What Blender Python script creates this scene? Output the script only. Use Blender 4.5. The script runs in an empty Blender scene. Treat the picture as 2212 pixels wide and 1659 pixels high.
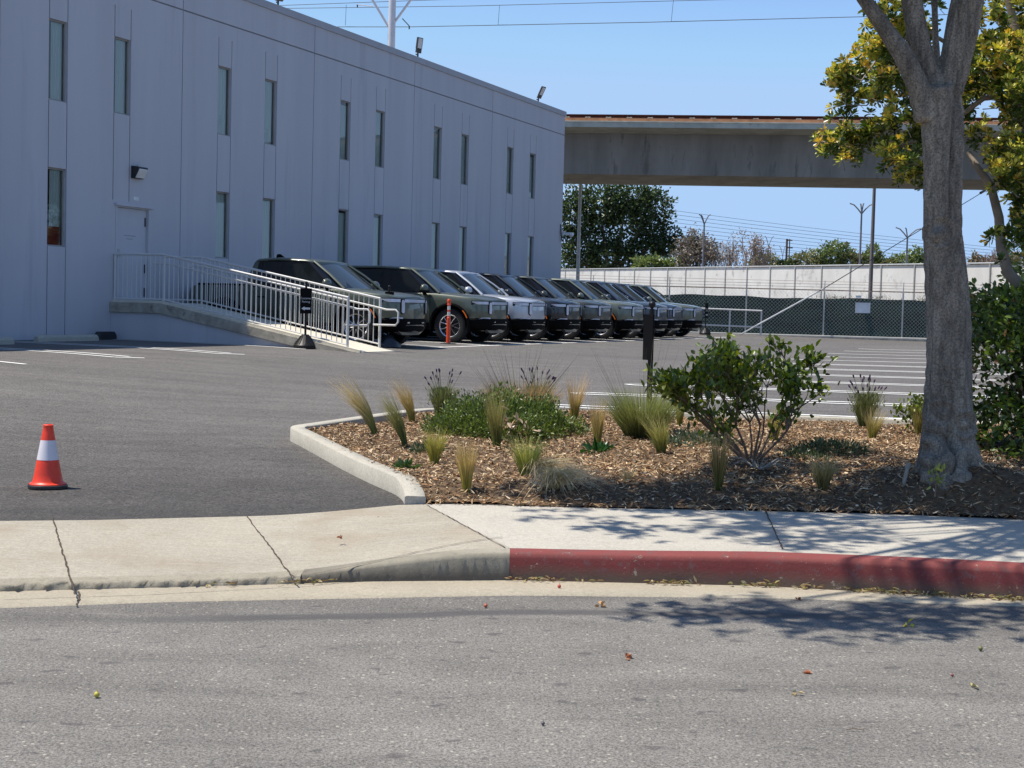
import bpy, bmesh, math, random
import numpy as np
from mathutils import Vector, Matrix
random.seed(7); RNG = np.random.default_rng(11)
S = bpy.context.scene
COL = S.collection
# ------------------------------------------------------------------ camera, sky, sun
FPX = 3200.; PITCH = math.radians(2.96); ROLL = math.radians(1.5); CZ = 1.5
cam = bpy.data.cameras.new('camera'); camo = bpy.data.objects.new('camera', cam); COL.objects.link(camo)
cam.sensor_width = 36; cam.lens = 36*FPX/2212.; cam.clip_end = 6000; cam.clip_start = .1
CM = Matrix.Rotation(math.pi/2-PITCH, 4, 'X') @ Matrix.Rotation(ROLL, 4, 'Z')
camo.matrix_world = Matrix.Translation((0, 0, CZ)) @ CM
S.camera = camo
SHX, SHY = .46, -.02                      # ground shadow per metre of height
sunv = Vector((-SHX, -SHY, 1)).normalized()
W = bpy.data.worlds.new('World'); S.world = W; W.use_nodes = True
nt = W.node_tree; bg = nt.nodes['Background']
sky = nt.nodes.new('ShaderNodeTexSky'); sky.sky_type = 'NISHITA'; sky.sun_disc = False
sky.sun_elevation = math.asin(sunv.z); sky.sun_rotation = math.atan2(sunv.x, sunv.y)
sky.air_density = .82; sky.dust_density = 0; sky.ozone_density = 4
cap = nt.nodes.new('ShaderNodeMix'); cap.data_type = 'RGBA'; cap.blend_type = 'DARKEN'; cap.inputs[0].default_value = 1   # evens out the over-bright horizon band
nt.links.new(sky.outputs[0], cap.inputs[6]); cap.inputs[7].default_value = (2.3, 3.45, 5.2, 1)
nt.links.new(cap.outputs[2], bg.inputs[0]); bg.inputs[1].default_value = .15
sl = bpy.data.lights.new('sun', 'SUN'); sl.energy = 4.95; sl.angle = math.radians(.5); sl.color = (1, .94, .84)
slo = bpy.data.objects.new('sun', sl); COL.objects.link(slo); slo.rotation_euler = sunv.to_track_quat('Z', 'Y').to_euler()
S.view_settings.view_transform = 'Standard'; S.view_settings.look = 'None'; S.view_settings.gamma = 1
S.view_settings.exposure = .28
S.cycles.max_bounces = 6; S.cycles.diffuse_bounces = 3; S.cycles.transparent_max_bounces = 16
# ------------------------------------------------------------------ geometry of the place
TH = math.atan(1346/3200.)
D = Vector((math.sin(TH), math.cos(TH), 0)); N = Vector((math.cos(TH), -math.sin(TH), 0)); WN = -20.7
C0 = Vector((0, 0, CZ))
def ray(px, py): return CM.to_3x3() @ Vector(((px-1106)/FPX, -(py-829.5)/FPX, -1))
def deep(px, py, Y):
    d = ray(px, py); return C0 + d*(Y/d.y)
def tw(t, w, z=0.): 
    p = D*t + N*(w+WN); return Vector((p.x, p.y, z))
CX = np.array([-9, -5, -2.56, -1.68, -.74, .04, 1.41, 2.75, 6, 10.])
CY = np.array([4.2, 6.2, 7.42, 7.66, 7.95, 8.10, 8.12, 7.90, 7.3, 6.3])
GY = np.array([3.7, 5.75, 6.97, 7.26, 7.48, 7.66, 7.77, 7.72, 7.05, 6.0])
BY = np.array([7.2, 8.5, 9.12, 9.45, 9.85, 9.80, 9.80, 9.74, 9.3, 8.4])
def yc(x): return np.interp(x, CX, CY)
def yg(x): return np.interp(x, CX, GY)
def yb(x): return np.interp(x, CX, BY)
def sm(a, b, x):
    t = np.clip((x-a)/(b-a), 0, 1); return t*t*(3-2*t)
def curb_h(x): return .035 + .115*sm(-1.35, -.05, x) + .028*sm(.2, 2.6, x)
def back_h(x): return .115 + .065*sm(-1.6, -.2, x) + .015*sm(.2, 2.6, x)
def H(x, y):
    x = np.asarray(x, float); y = np.asarray(y, float)
    t = x*D.x + y*D.y; w = x*N.x + y*N.y - WN
    A = .22+.0075*(t-18); A = np.clip(A, .10, .47)
    hl = .585-.005*w
    k = sm(3.5, 13, w)
    h = np.where(w < 13, hl*(1-k) + A*k, A+.012*np.clip(w-13, 0, 12))
    b = yb(x); s = sm(0, 5.5, y-b)
    h = back_h(x)*(1-s) + h*s
    return h
def Hf(x, y): return float(H(x, y))
def at(px, py, off=0.):
    d = ray(px, py); z = .3; p = C0
    for _ in range(40):
        k = (z-CZ)/d.z; p = C0 + d*k; z = .5*z+.5*(Hf(p.x, p.y)+off)
    return p
def bed(x, y):
    x = np.asarray(x, float); y = np.asarray(y, float)
    m = .03*np.sin(x*1.3+.5)*np.sin(y*.9) + .02*np.sin(x*3.1+y*2.2)+.01*np.sin(x*7.+1)*np.sin(y*6.)
    e = sm(0, .6, y-yb(x))
    e2 = sm(0, .4, y-yb(x)); tr = .11*np.exp(-(((x-3.45)**2+(y-10.1)**2)/.30)) + .10*np.exp(-(((x-3.08)**2+(y-10.45)**2)/.5))
    return back_h(x)*(1-e)+H(x, y)*e + e*(.075+m) + tr*e2 + .01
def atb(px, py):
    d = ray(px, py); z = .3; p = C0
    for _ in range(40):
        k = (z-CZ)/d.z; p = C0 + d*k; z = .5*z+.5*float(bed(p.x, p.y))
    return p
# ------------------------------------------------------------------ materials
def newmat(name):
    m = bpy.data.materials.new(name); m.use_nodes = True; return m, m.node_tree, m.node_tree.nodes['Principled BSDF']
def nd(nt, typ, **kw):
    n = nt.nodes.new(typ)
    for k, v in kw.items(): setattr(n, k, v)
    return n
def noise(nt, vec, scale, detail=4, rough=.55, dist=0):
    n = nd(nt, 'ShaderNodeTexNoise'); n.inputs['Scale'].default_value = scale; n.inputs['Detail'].default_value = detail
    n.inputs['Roughness'].default_value = rough; n.inputs['Distortion'].default_value = dist
    if vec is not None: nt.links.new(vec, n.inputs['Vector'])
    return n
def ramp(nt, fac, stops):
    r = nd(nt, 'ShaderNodeValToRGB'); e = r.color_ramp.elements
    while len(e) < len(stops): e.new(.5)
    for i, (p, c) in enumerate(stops):
        e[i].position = p; e[i].color = (c, c, c, 1) if isinstance(c, (int, float)) else (*c, 1)
    nt.links.new(fac, r.inputs[0]); return r
def mixc(nt, fac, a, b, typ='MIX'):
    m = nd(nt, 'ShaderNodeMix', data_type='RGBA', blend_type=typ)
    for s, v in ((m.inputs[0], fac), (m.inputs[6], a), (m.inputs[7], b)):
        if isinstance(v, (int, float)): s.default_value = v
        elif isinstance(v, tuple): s.default_value = (*v, 1)
        else: nt.links.new(v, s)
    return m.outputs[2]
def vec(nt, world=True, scale=None):
    if world: o = nd(nt, 'ShaderNodeNewGeometry').outputs['Position']
    else: o = nd(nt, 'ShaderNodeTexCoord').outputs['Object']
    if scale:
        mp = nd(nt, 'ShaderNodeMapping'); mp.inputs['Scale'].default_value = scale; nt.links.new(o, mp.inputs[0]); o = mp.outputs[0]
    return o
def bumpn(nt, b, h, strength, dist=.01, prev=None):
    n = nd(nt, 'ShaderNodeBump'); n.inputs['Strength'].default_value = strength; n.inputs['Distance'].default_value = dist
    nt.links.new(h, n.inputs['Height'])
    if prev is not None: nt.links.new(prev, n.inputs['Normal'])
    nt.links.new(n.outputs[0], b.inputs['Normal']); return n.outputs[0]
def mat(name, c, rough=.6, metal=0., var=.15, sc=3., bump=0., bsc=60., coat=0., world=False, spec=.5, sc3=None, dirt=None):
    m, nt, b = newmat(name); v = vec(nt, world, sc3)
    n = noise(nt, v, sc, 5)
    lo = tuple(max(0, x*(1-var)) for x in c); hi = tuple(min(1, x*(1+var)) for x in c)
    col = ramp(nt, n.outputs[0], [(.3, lo), (.7, hi)]).outputs[0]
    if dirt:
        n2 = noise(nt, v, dirt[1], 6, .7); r = ramp(nt, n2.outputs[0], [(dirt[2], 0.), (dirt[2]+.12, 1.)])
        col = mixc(nt, r.outputs[0], col, dirt[0])
    nt.links.new(col, b.inputs['Base Color'])
    b.inputs['Roughness'].default_value = rough; b.inputs['Metallic'].default_value = metal
    b.inputs['Coat Weight'].default_value = coat; b.inputs['Coat Roughness'].default_value = .04
    b.inputs['Specular IOR Level'].default_value = spec
    if bump: bumpn(nt, b, noise(nt, v, bsc, 4).outputs[0], bump)
    return m
def leafmat(name, rough=.4, trans=.3, spec=.5):
    m, nt, b = newmat(name)
    a = nd(nt, 'ShaderNodeAttribute', attribute_name='Col')
    nt.links.new(a.outputs['Color'], b.inputs['Base Color']); b.inputs['Roughness'].default_value = rough
    b.inputs['Specular IOR Level'].default_value = spec
    if trans:
        t = nd(nt, 'ShaderNodeBsdfTranslucent'); mx = nd(nt, 'ShaderNodeMixShader'); mx.inputs[0].default_value = trans
        hs = nd(nt, 'ShaderNodeHueSaturation'); hs.inputs['Value'].default_value = 1.5; hs.inputs['Saturation'].default_value = 1.15
        nt.links.new(a.outputs['Color'], hs.inputs['Color']); nt.links.new(hs.outputs[0], t.inputs[0])
        nt.links.new(b.outputs[0], mx.inputs[1]); nt.links.new(t.outputs[0], mx.inputs[2])
        nt.links.new(mx.outputs[0], nt.nodes['Material Output'].inputs[0])
    return m
def asphalt(name, c, speck, sscale, patch, tone=None, coarse=.5):
    m, nt, b = newmat(name); v = vec(nt)
    big = noise(nt, v, .35, 5, .6); mid = noise(nt, v, 3.2, 5, .65)
    fine = noise(nt, v, sscale, 2, .8)
    vo = nd(nt, 'ShaderNodeTexVoronoi'); vo.inputs['Scale'].default_value = sscale*.55; nt.links.new(v, vo.inputs[0])
    c1 = ramp(nt, big.outputs[0], [(.3, tuple(x*(1-patch) for x in c)), (.7, tuple(x*(1+patch) for x in c))]).outputs[0]
    m1 = ramp(nt, mid.outputs[0], [(.3, .90), (.7, 1.08)]).outputs[0]
    c2 = mixc(nt, 1., c1, m1, 'MULTIPLY')
    f1 = ramp(nt, fine.outputs[0], [(.34, 1-coarse), (.50, 1.0), (.66, 1+coarse*.8)]).outputs[0]
    c3 = mixc(nt, 1., c2, f1, 'MULTIPLY')
    g2 = noise(nt, v, sscale*.36, 4, .85); c3 = mixc(nt, 1., c3, ramp(nt, g2.outputs[0], [(.36, 1-coarse*.62), (.5, 1.), (.68, 1+coarse*.3)]).outputs[0], 'MULTIPLY')
    # pale stones, only where the cell's own random value is high
    cell = nd(nt, 'ShaderNodeSeparateColor'); nt.links.new(vo.outputs['Color'], cell.inputs[0])
    r1 = ramp(nt, cell.outputs[0], [(.93, 0.), (.95, 1.)]).outputs[0]; r2 = ramp(nt, vo.outputs['Distance'], [(.25, 1.), (.42, 0.)]).outputs[0]
    st = mixc(nt, 1., r1, r2, 'MULTIPLY')
    c4 = mixc(nt, mixc(nt, 1., st, (.55, .55, .55), 'MULTIPLY'), c3, speck)
    if tone is not None: c4 = tone(nt, v, c4)
    nt.links.new(c4, b.inputs['Base Color']); b.inputs['Roughness'].default_value = .85; b.inputs['Specular IOR Level'].default_value = .35
    p = bumpn(nt, b, fine.outputs[0], .55, .012); bumpn(nt, b, vo.outputs['Distance'], .35, .006, p)
    return m
# ------------------------------------------------------------------ object helpers
class MB:
    xf = None          # optional frame the vertices are built in
    def __init__(s): s.v = []; s.f = []; s.m = []
    def add(s, vs, fs, mi=0):
        o = len(s.v); s.v += [tuple(v) for v in vs]; s.f += [tuple(o+i for i in f) for f in fs]; s.m += [mi]*len(fs); return s
    def box(s, a, b, mi=0, bev=0.):
        x0, y0, z0 = a; x1, y1, z1 = b
        s.add([(x0,y0,z0),(x1,y0,z0),(x1,y1,z0),(x0,y1,z0),(x0,y0,z1),(x1,y0,z1),(x1,y1,z1),(x0,y1,z1)],
              [(0,3,2,1),(4,5,6,7),(0,1,5,4),(1,2,6,5),(2,3,7,6),(3,0,4,7)], mi); return s
    def obox(s, c, ax, ay, az, mi=0):     # centre, three half-axis vectors
        c = Vector(c); ax = Vector(ax); ay = Vector(ay); az = Vector(az)
        vs = [c+ax*i+ay*j+az*k for k in (-1,1) for (i,j) in ((-1,-1),(1,-1),(1,1),(-1,1))]
        s.add(vs, [(0,3,2,1),(4,5,6,7),(0,1,5,4),(1,2,6,5),(2,3,7,6),(3,0,4,7)], mi); return s
    def tube(s, pts, r, n=8, mi=0, caps=True):
        pts = [Vector(p) for p in pts]; k = len(pts); rs = r if isinstance(r, (list, tuple)) else [r]*k
        o = len(s.v); up = None
        for i, p in enumerate(pts):
            d = (pts[min(i+1, k-1)]-pts[max(i-1, 0)]).normalized()
            if up is None: up = Vector((0,0,1)) if abs(d.z) < .9 else Vector((1,0,0))
            a = d.cross(up).normalized(); b = a.cross(d).normalized(); up = b
            for j in range(n):
                an = 2*math.pi*j/n; q = p + (a*math.cos(an)+b*math.sin(an))*rs[i]; s.v.append(tuple(q))
        for i in range(k-1):
            for j in range(n):
                s.f.append((o+i*n+j, o+i*n+(j+1)%n, o+(i+1)*n+(j+1)%n, o+(i+1)*n+j)); s.m.append(mi)
        if caps:
            s.f.append(tuple(o+j for j in range(n))[::-1]); s.m.append(mi); s.f.append(tuple(o+(k-1)*n+j for j in range(n))); s.m.append(mi)
        return s
    def lathe(s, prof, n=24, c=(0,0,0), axis='z', mi=0):
        o = len(s.v)
        for (r, h) in prof:
            for j in range(n):
                a = 2*math.pi*j/n; x, y = r*math.cos(a), r*math.sin(a)
                q = (x, y, h) if axis == 'z' else (x, h, y)
                s.v.append((q[0]+c[0], q[1]+c[1], q[2]+c[2]))
        for i in range(len(prof)-1):
            for j in range(n):
                f = (o+i*n+j, o+i*n+(j+1)%n, o+(i+1)*n+(j+1)%n, o+(i+1)*n+j)
                s.f.append(f if axis == 'z' else f[::-1]); s.m.append(mi)
        return s
    def prism(s, poly, f0, f1, mi=0):     # poly 2D; f0/f1 map 2D -> 3D for both faces
        n = len(poly); o = len(s.v)
        s.v += [tuple(f0(*p)) for p in poly]+[tuple(f1(*p)) for p in poly]
        s.f.append(tuple(range(o, o+n))); s.m.append(mi); s.f.append(tuple(range(o+n, o+2*n))[::-1]); s.m.append(mi)
        for i in range(n):
            j = (i+1) % n; s.f.append((o+j, o+i, o+n+i, o+n+j)); s.m.append(mi)
        return s
    def mesh(s, name, mats, smooth=None, fix=True):
        me = bpy.data.meshes.new(name); me.from_pydata([tuple(MB.xf @ Vector(v)) for v in s.v] if MB.xf else s.v, [], s.f)
        for m in (mats if isinstance(mats, (list, tuple)) else [mats]): me.materials.append(m)
        me.polygons.foreach_set('material_index', s.m)
        if fix:
            bm = bmesh.new(); bm.from_mesh(me); bmesh.ops.recalc_face_normals(bm, faces=bm.faces); bm.to_mesh(me); bm.free()
        if smooth is not None: shade(me, smooth)
        return me
    def build(s, name, mats, parent=None, smooth=None, bevel=0., loc=None, fix=True):
        me = s.mesh(name, mats, smooth, fix); return link(name, me, parent, bevel, loc)
def shade(me, ang=40):
    me.polygons.foreach_set('use_smooth', [True]*len(me.polygons)); me.set_sharp_from_angle(angle=math.radians(ang))
def link(name, me, parent=None, bevel=0., loc=None):
    o = bpy.data.objects.new(name, me); COL.objects.link(o)
    if parent: o.parent = parent
    if loc is not None: o.location = loc
    if bevel:
        md = o.modifiers.new('bevel', 'BEVEL'); md.width = bevel; md.segments = 2; md.limit_method = 'ANGLE'; md.angle_limit = math.radians(40)
    return o
def tag(o, label, cat, group=None):
    o['label'] = label; o['category'] = cat
    if group: o['group'] = group
    return o
def empty(name, loc, label, cat, group=None, rz=0.):
    o = bpy.data.objects.new(name, None); COL.objects.link(o); o.location = loc; o.rotation_euler = (0, 0, rz); o.empty_display_size = .2
    return tag(o, label, cat, group)
def struct(o, kind='structure'): o['kind'] = kind; return o
def copy_tree(o, parent=None):
    c = o.copy(); COL.objects.link(c); c.parent = parent
    for ch in [x for x in CHILD.get(o, o.children)]: copy_tree(ch, c)
    return c
CHILD = {}
def npmesh(name, V, F, m, col=None, smooth=False):
    V = np.asarray(V, np.float32); F = np.asarray(F, np.int32)
    me = bpy.data.meshes.new(name); n, k = F.shape
    me.vertices.add(len(V)); me.vertices.foreach_set('co', V.ravel())
    me.loops.add(n*k); me.loops.foreach_set('vertex_index', F.ravel())
    me.polygons.add(n); me.polygons.foreach_set('loop_start', np.arange(0, n*k, k, dtype=np.int32))
    me.polygons.foreach_set('loop_total', np.full(n, k, np.int32))
    if smooth: me.polygons.foreach_set('use_smooth', np.ones(n, bool))
    me.update(calc_edges=True)
    if col is not None:
        a = me.color_attributes.new('Col', 'FLOAT_COLOR', 'POINT')
        c = np.ones((len(V), 4), np.float32); c[:, :3] = col; a.data.foreach_set('color', c.ravel())
    me.materials.append(m); return me
def unit(a): return a/np.maximum(np.linalg.norm(a, axis=-1, keepdims=True), 1e-9)
def leaves(name, P, Dr, L, Wd, col, m, parent=None, fold=.25, droop=.0, ob=False):
    P = np.asarray(P, float); n = len(P); Dr = unit(np.asarray(Dr, float))
    L = np.broadcast_to(L, (n,))[:, None]; Wd = np.broadcast_to(Wd, (n,))[:, None]
    r = unit(RNG.normal(size=(n, 3)) + np.array([0, 0, 1.6])); s = unit(np.cross(Dr, r)); u = unit(np.cross(s, Dr))
    dn = np.array([0, 0, -1.])*droop*L
    a1, a2 = (.30, .55) if ob else (.5, .38); base = P; l1 = P+Dr*L*.35+s*Wd*a1+u*Wd*fold; r1 = P+Dr*L*.35-s*Wd*a1+u*Wd*fold
    l2 = P+Dr*L*.75+s*Wd*a2+u*Wd*fold*.8+dn*.5; r2 = P+Dr*L*.75-s*Wd*a2+u*Wd*fold*.8+dn*.5; tip = P+Dr*L+dn
    V = np.stack([base, l1, l2, tip, r2, r1], 1).reshape(-1, 3)
    i = np.arange(n)[:, None]*6
    F = np.concatenate([i+np.array([0, 3, 2, 1]), i+np.array([0, 5, 4, 3])])
    c = np.repeat(np.broadcast_to(col, (n, 3)), 6, axis=0)
    me = npmesh(name, V, F, m, c)
    return link(name, me, parent)
def blades(P, Dr, L, Wd, bend, col0, col1, seg=5, bdir=None):
    """curved grass ribbons; returns V,F,C"""
    P = np.asarray(P, float); n = len(P); Dr = unit(np.asarray(Dr, float))
    L = np.broadcast_to(L, (n,)); Wd = np.broadcast_to(Wd, (n,)); bend = np.broadcast_to(bend, (n,))
    side = unit(np.cross(Dr, RNG.normal(size=(n, 3))))
    bd = np.tile(np.array([0, 0, -1.]), (n, 1)) if bdir is None else np.asarray(bdir, float)
    V = []; C = []
    for k in range(seg+1):
        u = k/seg; p = P + Dr*(L*u)[:, None] + bd*(L*bend*u*u)[:, None]
        w = (Wd*(1-u*.85)*.5)[:, None]
        V += [p-side*w, p+side*w]
        c = col0*(1-u)+col1*u; C += [c, c]
    V = np.stack(V, 1); C = np.stack([np.broadcast_to(c, (n, 3)) for c in C], 1)
    i = np.arange(n)[:, None]*(2*(seg+1))
    F = np.concatenate([i+np.array([2*k, 2*k+1, 2*k+3, 2*k+2]) for k in range(seg)])
    return V.reshape(-1, 3), F, C.reshape(-1, 3)
def evald(o):
    dg = bpy.context.evaluated_depsgraph_get(); dg.update()
    me = bpy.data.meshes.new_from_object(o.evaluated_get(dg), preserve_all_data_layers=True, depsgraph=dg); return me
def text_mesh(name, body, size, m, align='CENTER', depth=.001):
    cu = bpy.data.curves.new(name, 'FONT'); cu.body = body; cu.size = size; cu.align_x = align; cu.align_y = 'CENTER'; cu.extrude = depth
    o = bpy.data.objects.new(name, cu); COL.objects.link(o); me = evald(o); bpy.data.objects.remove(o); me.materials.clear(); me.materials.append(m); return me
# ------------------------------------------------------------------ ground, street, sidewalk
def street_tone(nt, v, c):
    a = nd(nt, 'ShaderNodeAttribute', attribute_name='off'); sp = nd(nt, 'ShaderNodeSeparateXYZ'); nt.links.new(v, sp.inputs[0])
    n = noise(nt, v, 1.1, 4); ad = nd(nt, 'ShaderNodeMath', operation='MULTIPLY_ADD'); nt.links.new(n.outputs[0], ad.inputs[0]); ad.inputs[1].default_value = .12; nt.links.new(a.outputs['Fac'], ad.inputs[2])
    far = ramp(nt, ad.outputs[0], [(.42, .80), (.62, 1.)]).outputs[0]
    c = mixc(nt, 1., c, far, 'MULTIPLY')
    band = ramp(nt, ad.outputs[0], [(.40, 0.), (.45, 1.), (.53, 1.), (.58, 0.)]).outputs[0]
    mr = nd(nt, 'ShaderNodeMapRange'); mr.inputs[1].default_value = -2.; mr.inputs[2].default_value = -1.2; nt.links.new(sp.outputs[0], mr.inputs[0])
    mr2 = nd(nt, 'ShaderNodeMapRange'); mr2.inputs[1].default_value = 2.6; mr2.inputs[2].default_value = 1.4; nt.links.new(sp.outputs[0], mr2.inputs[0])
    k = mixc(nt, 1., mixc(nt, 1., band, mr.outputs[0], 'MULTIPLY'), mr2.outputs[0], 'MULTIPLY')
    c = mixc(nt, mixc(nt, 1., k, (.85, .85, .85), 'MULTIPLY'), c, (.085, .080, .078))
    # oil spots and long pale scratches
    sv = vec(nt, True, (1, 1.6, 1)); s1 = noise(nt, sv, 7., 2, .4); r1 = ramp(nt, s1.outputs[0], [(.665, 0.), (.72, .6)]).outputs[0]
    c = mixc(nt, r1, c, (.075, .065, .068))
    l1 = noise(nt, vec(nt, True, (.35, 1.3, 1)), 1.6, 5, .6, .4); c = mixc(nt, 1., c, ramp(nt, l1.outputs[0], [(.32, .80), (.5, 1.), (.68, 1.14)]).outputs[0], 'MULTIPLY')
    mp = nd(nt, 'ShaderNodeMapping'); mp.inputs['Rotation'].default_value = (0, 0, -.45); mp.inputs['Scale'].default_value = (1.1, 34, 1); nt.links.new(v, mp.inputs[0])
    s2 = noise(nt, mp.outputs[0], 1.4, 2, .5); r2 = ramp(nt, s2.outputs[0], [(.715, 0.), (.745, .65)]).outputs[0]
    return mixc(nt, r2, c, (.33, .31, .27))
M_street = asphalt('street_asphalt', (.200, .187, .168), (.58, .52, .42), 96, .16, street_tone, .55)
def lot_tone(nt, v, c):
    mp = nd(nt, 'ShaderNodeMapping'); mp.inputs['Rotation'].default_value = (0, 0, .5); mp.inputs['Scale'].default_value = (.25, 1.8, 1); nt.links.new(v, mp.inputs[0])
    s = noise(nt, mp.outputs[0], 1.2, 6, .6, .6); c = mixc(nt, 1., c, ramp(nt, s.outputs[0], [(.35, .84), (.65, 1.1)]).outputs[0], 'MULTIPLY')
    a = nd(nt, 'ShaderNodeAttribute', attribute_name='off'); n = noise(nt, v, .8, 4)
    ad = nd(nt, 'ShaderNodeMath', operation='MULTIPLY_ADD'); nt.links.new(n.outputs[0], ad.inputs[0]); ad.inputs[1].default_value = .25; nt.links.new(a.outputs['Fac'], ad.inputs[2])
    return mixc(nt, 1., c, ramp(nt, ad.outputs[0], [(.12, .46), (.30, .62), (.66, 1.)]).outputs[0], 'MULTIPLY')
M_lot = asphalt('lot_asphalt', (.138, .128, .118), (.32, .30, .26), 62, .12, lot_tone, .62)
def concrete(name, c, stain, sc=1.2, bmp=.25):
    m, nt, b = newmat(name); v = vec(nt)
    n1 = noise(nt, v, sc, 6, .65); n2 = noise(nt, v, 85, 3, .8); n3 = noise(nt, v, 6, 5, .7)
    col = ramp(nt, n1.outputs[0], [(.3, tuple(x*.88 for x in c)), (.7, tuple(x*1.08 for x in c))]).outputs[0]
    n5 = noise(nt, v, 30, 4, .8); col = mixc(nt, 1., col, ramp(nt, n5.outputs[0], [(.3, .84), (.7, 1.1)]).outputs[0], 'MULTIPLY')
    col = mixc(nt, 1., col, ramp(nt, n2.outputs[0], [(.3, .74), (.68, 1.14)]).outputs[0], 'MULTIPLY')
    col = mixc(nt, ramp(nt, n3.outputs[0], [(.58, 0.), (.72, .55)]).outputs[0], col, stain)
    sv = vec(nt, True, (1, 2.2, 1)); n4 = noise(nt, sv, 17, 2, .5); col = mixc(nt, ramp(nt, n4.outputs[0], [(.72, 0.), (.76, .5)]).outputs[0], col, tuple(x*.55 for x in stain))
    if name == 'old_concrete':
        for rot, sd_, tint in ((.9, (1.2, 42, 1), (.62, .58, .50)), (-.7, (1.5, 38, 1), (.60, .56, .48)), (.2, (.7, 16, 1), (.20, .17, .13))):
            mp = nd(nt, 'ShaderNodeMapping'); mp.inputs['Rotation'].default_value = (0, 0, rot); mp.inputs['Scale'].default_value = sd_; nt.links.new(v, mp.inputs[0])
            s2 = noise(nt, mp.outputs[0], 1.3, 3, .6, .3); col = mixc(nt, ramp(nt, s2.outputs[0], [(.62, 0.), (.70, .30)]).outputs[0], col, tint)
        s3 = noise(nt, v, 1.4, 3, .5); col = mixc(nt, ramp(nt, s3.outputs[0], [(.54, 0.), (.70, .6)]).outputs[0], col, (.28, .22, .155))
    nt.links.new(col, b.inputs['Base Color']); b.inputs['Roughness'].default_value = .9
    bumpn(nt, b, n2.outputs[0], bmp, .006); return m
M_walkL = concrete('old_concrete', (.40, .36, .285), (.27, .225, .16), .9, .5)
M_walkR = concrete('new_concrete', (.475, .44, .375), (.36, .32, .26), 1.2, .3)
M_gut = concrete('gutter_concrete', (.40, .35, .265), (.24, .20, .145), 1.6, .4)
M_kerb = concrete('kerb_concrete', (.46, .43, .36), (.36, .32, .25), 2.2)
M_kerbfar = concrete('far_kerb_concrete', (.62, .60, .54), (.36, .32, .25), 2.2)
# grey driveway kerb: dark grime; red kerb: paint worn to grime near the gutter
def kerbpaint(name, c, dark, top):
    m, nt, b = newmat(name); v = vec(nt); sp = nd(nt, 'ShaderNodeSeparateXYZ'); nt.links.new(v, sp.inputs[0])
    n = noise(nt, v, 5, 5, .7); n2 = noise(nt, v, 60, 3, .7)
    ad = nd(nt, 'ShaderNodeMath', operation='MULTIPLY_ADD'); nt.links.new(n.outputs[0], ad.inputs[0]); ad.inputs[1].default_value = .07; nt.links.new(sp.outputs[2], ad.inputs[2])
    col = ramp(nt, n.outputs[0], [(.3, tuple(x*.8 for x in c)), (.7, tuple(x*1.15 for x in c))]).outputs[0]
    col = mixc(nt, ramp(nt, ad.outputs[0], [(.055, 1.), (.125, 0.)]).outputs[0], col, dark)
    col = mixc(nt, ramp(nt, sp.outputs[2], [(.140, 0.), (.152, .55)]).outputs[0], col, top)
    col = mixc(nt, ramp(nt, n2.outputs[0], [(.66, 0.), (.73, .6)]).outputs[0], col, (.36, .30, .24))
    n6 = noise(nt, v, 16, 5, .75); col = mixc(nt, ramp(nt, n6.outputs[0], [(.56, 0.), (.60, .7)]).outputs[0], col, tuple(x*.55+.05 for x in c)); n7 = noise(nt, v, 9, 6, .8); col = mixc(nt, ramp(nt, n7.outputs[0], [(.625, 0.), (.645, .85)]).outputs[0], col, (.34, .29, .22))
    nt.links.new(col, b.inputs['Base Color']); b.inputs['Roughness'].default_value = .75; bumpn(nt, b, n2.outputs[0], .3, .006); return m
M_red = kerbpaint('red_kerb_paint', (.165, .028, .026), (.12, .08, .055), (.25, .055, .045))
M_grey = kerbpaint('grimy_kerb_concrete', (.25, .225, .17), (.12, .10, .075), (.42, .38, .30))
M_white_line = mat('line_paint', (.84, .83, .79), .7, var=.06, sc=8, world=True, dirt=((.30, .29, .28), 9, .79))
M_dirt = mat('dry_dirt', (.20, .165, .12), .95, var=.25, sc=2, world=True)
M_joint = mat('joint_dirt', (.07, .05, .035), .95, var=.4, sc=40, world=True)

def strip_mesh(name, xs, rows, fz, m, off=None):
    """rows: list of functions x->y ; fz(x,y,k)"""
    nx = len(xs); V = []; O = []
    for k, fy in enumerate(rows):
        y = fy(xs); z = fz(xs, y, k); V.append(np.stack([xs, y, np.broadcast_to(z, xs.shape)], 1)); O.append(off(xs, y, k) if off else np.zeros(nx))
    V = np.concatenate(V); O = np.concatenate(O); F = []
    for k in range(len(rows)-1):
        i = np.arange(nx-1)+k*nx; F.append(np.stack([i, i+1, i+1+nx, i+nx], 1))
    me = npmesh(name, V, np.concatenate(F), m, None, True)
    if off:
        a = me.attributes.new('off', 'FLOAT', 'POINT'); a.data.foreach_set('value', O.astype(np.float32))
    return struct(link(name, me))
xs = np.linspace(-9, 10, 153)
strip_mesh('street', xs, [(lambda x, o=o: yg(x)-o) for k, o in enumerate([14, 8, 5, 4, 3, 2.5, 2, 1.6, 1.3, 1.1, .9, .8, .7, .6, .5, .4, .3, .2, .1, 0])],
           lambda x, y, k: np.zeros_like(x), M_street, lambda x, y, k: np.clip((yg(x)-y), 0, 1))
strip_mesh('gutter', xs, [lambda x: yg(x)-.01, lambda x: yg(x)+.006, lambda x: .5*(yg(x)+yc(x)), lambda x: yc(x)+.03], lambda x, y, k: np.array([-.01, .006, .002, -.002])[k]+0*x, M_gut)
def xd(v): return .02-.57*v
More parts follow.
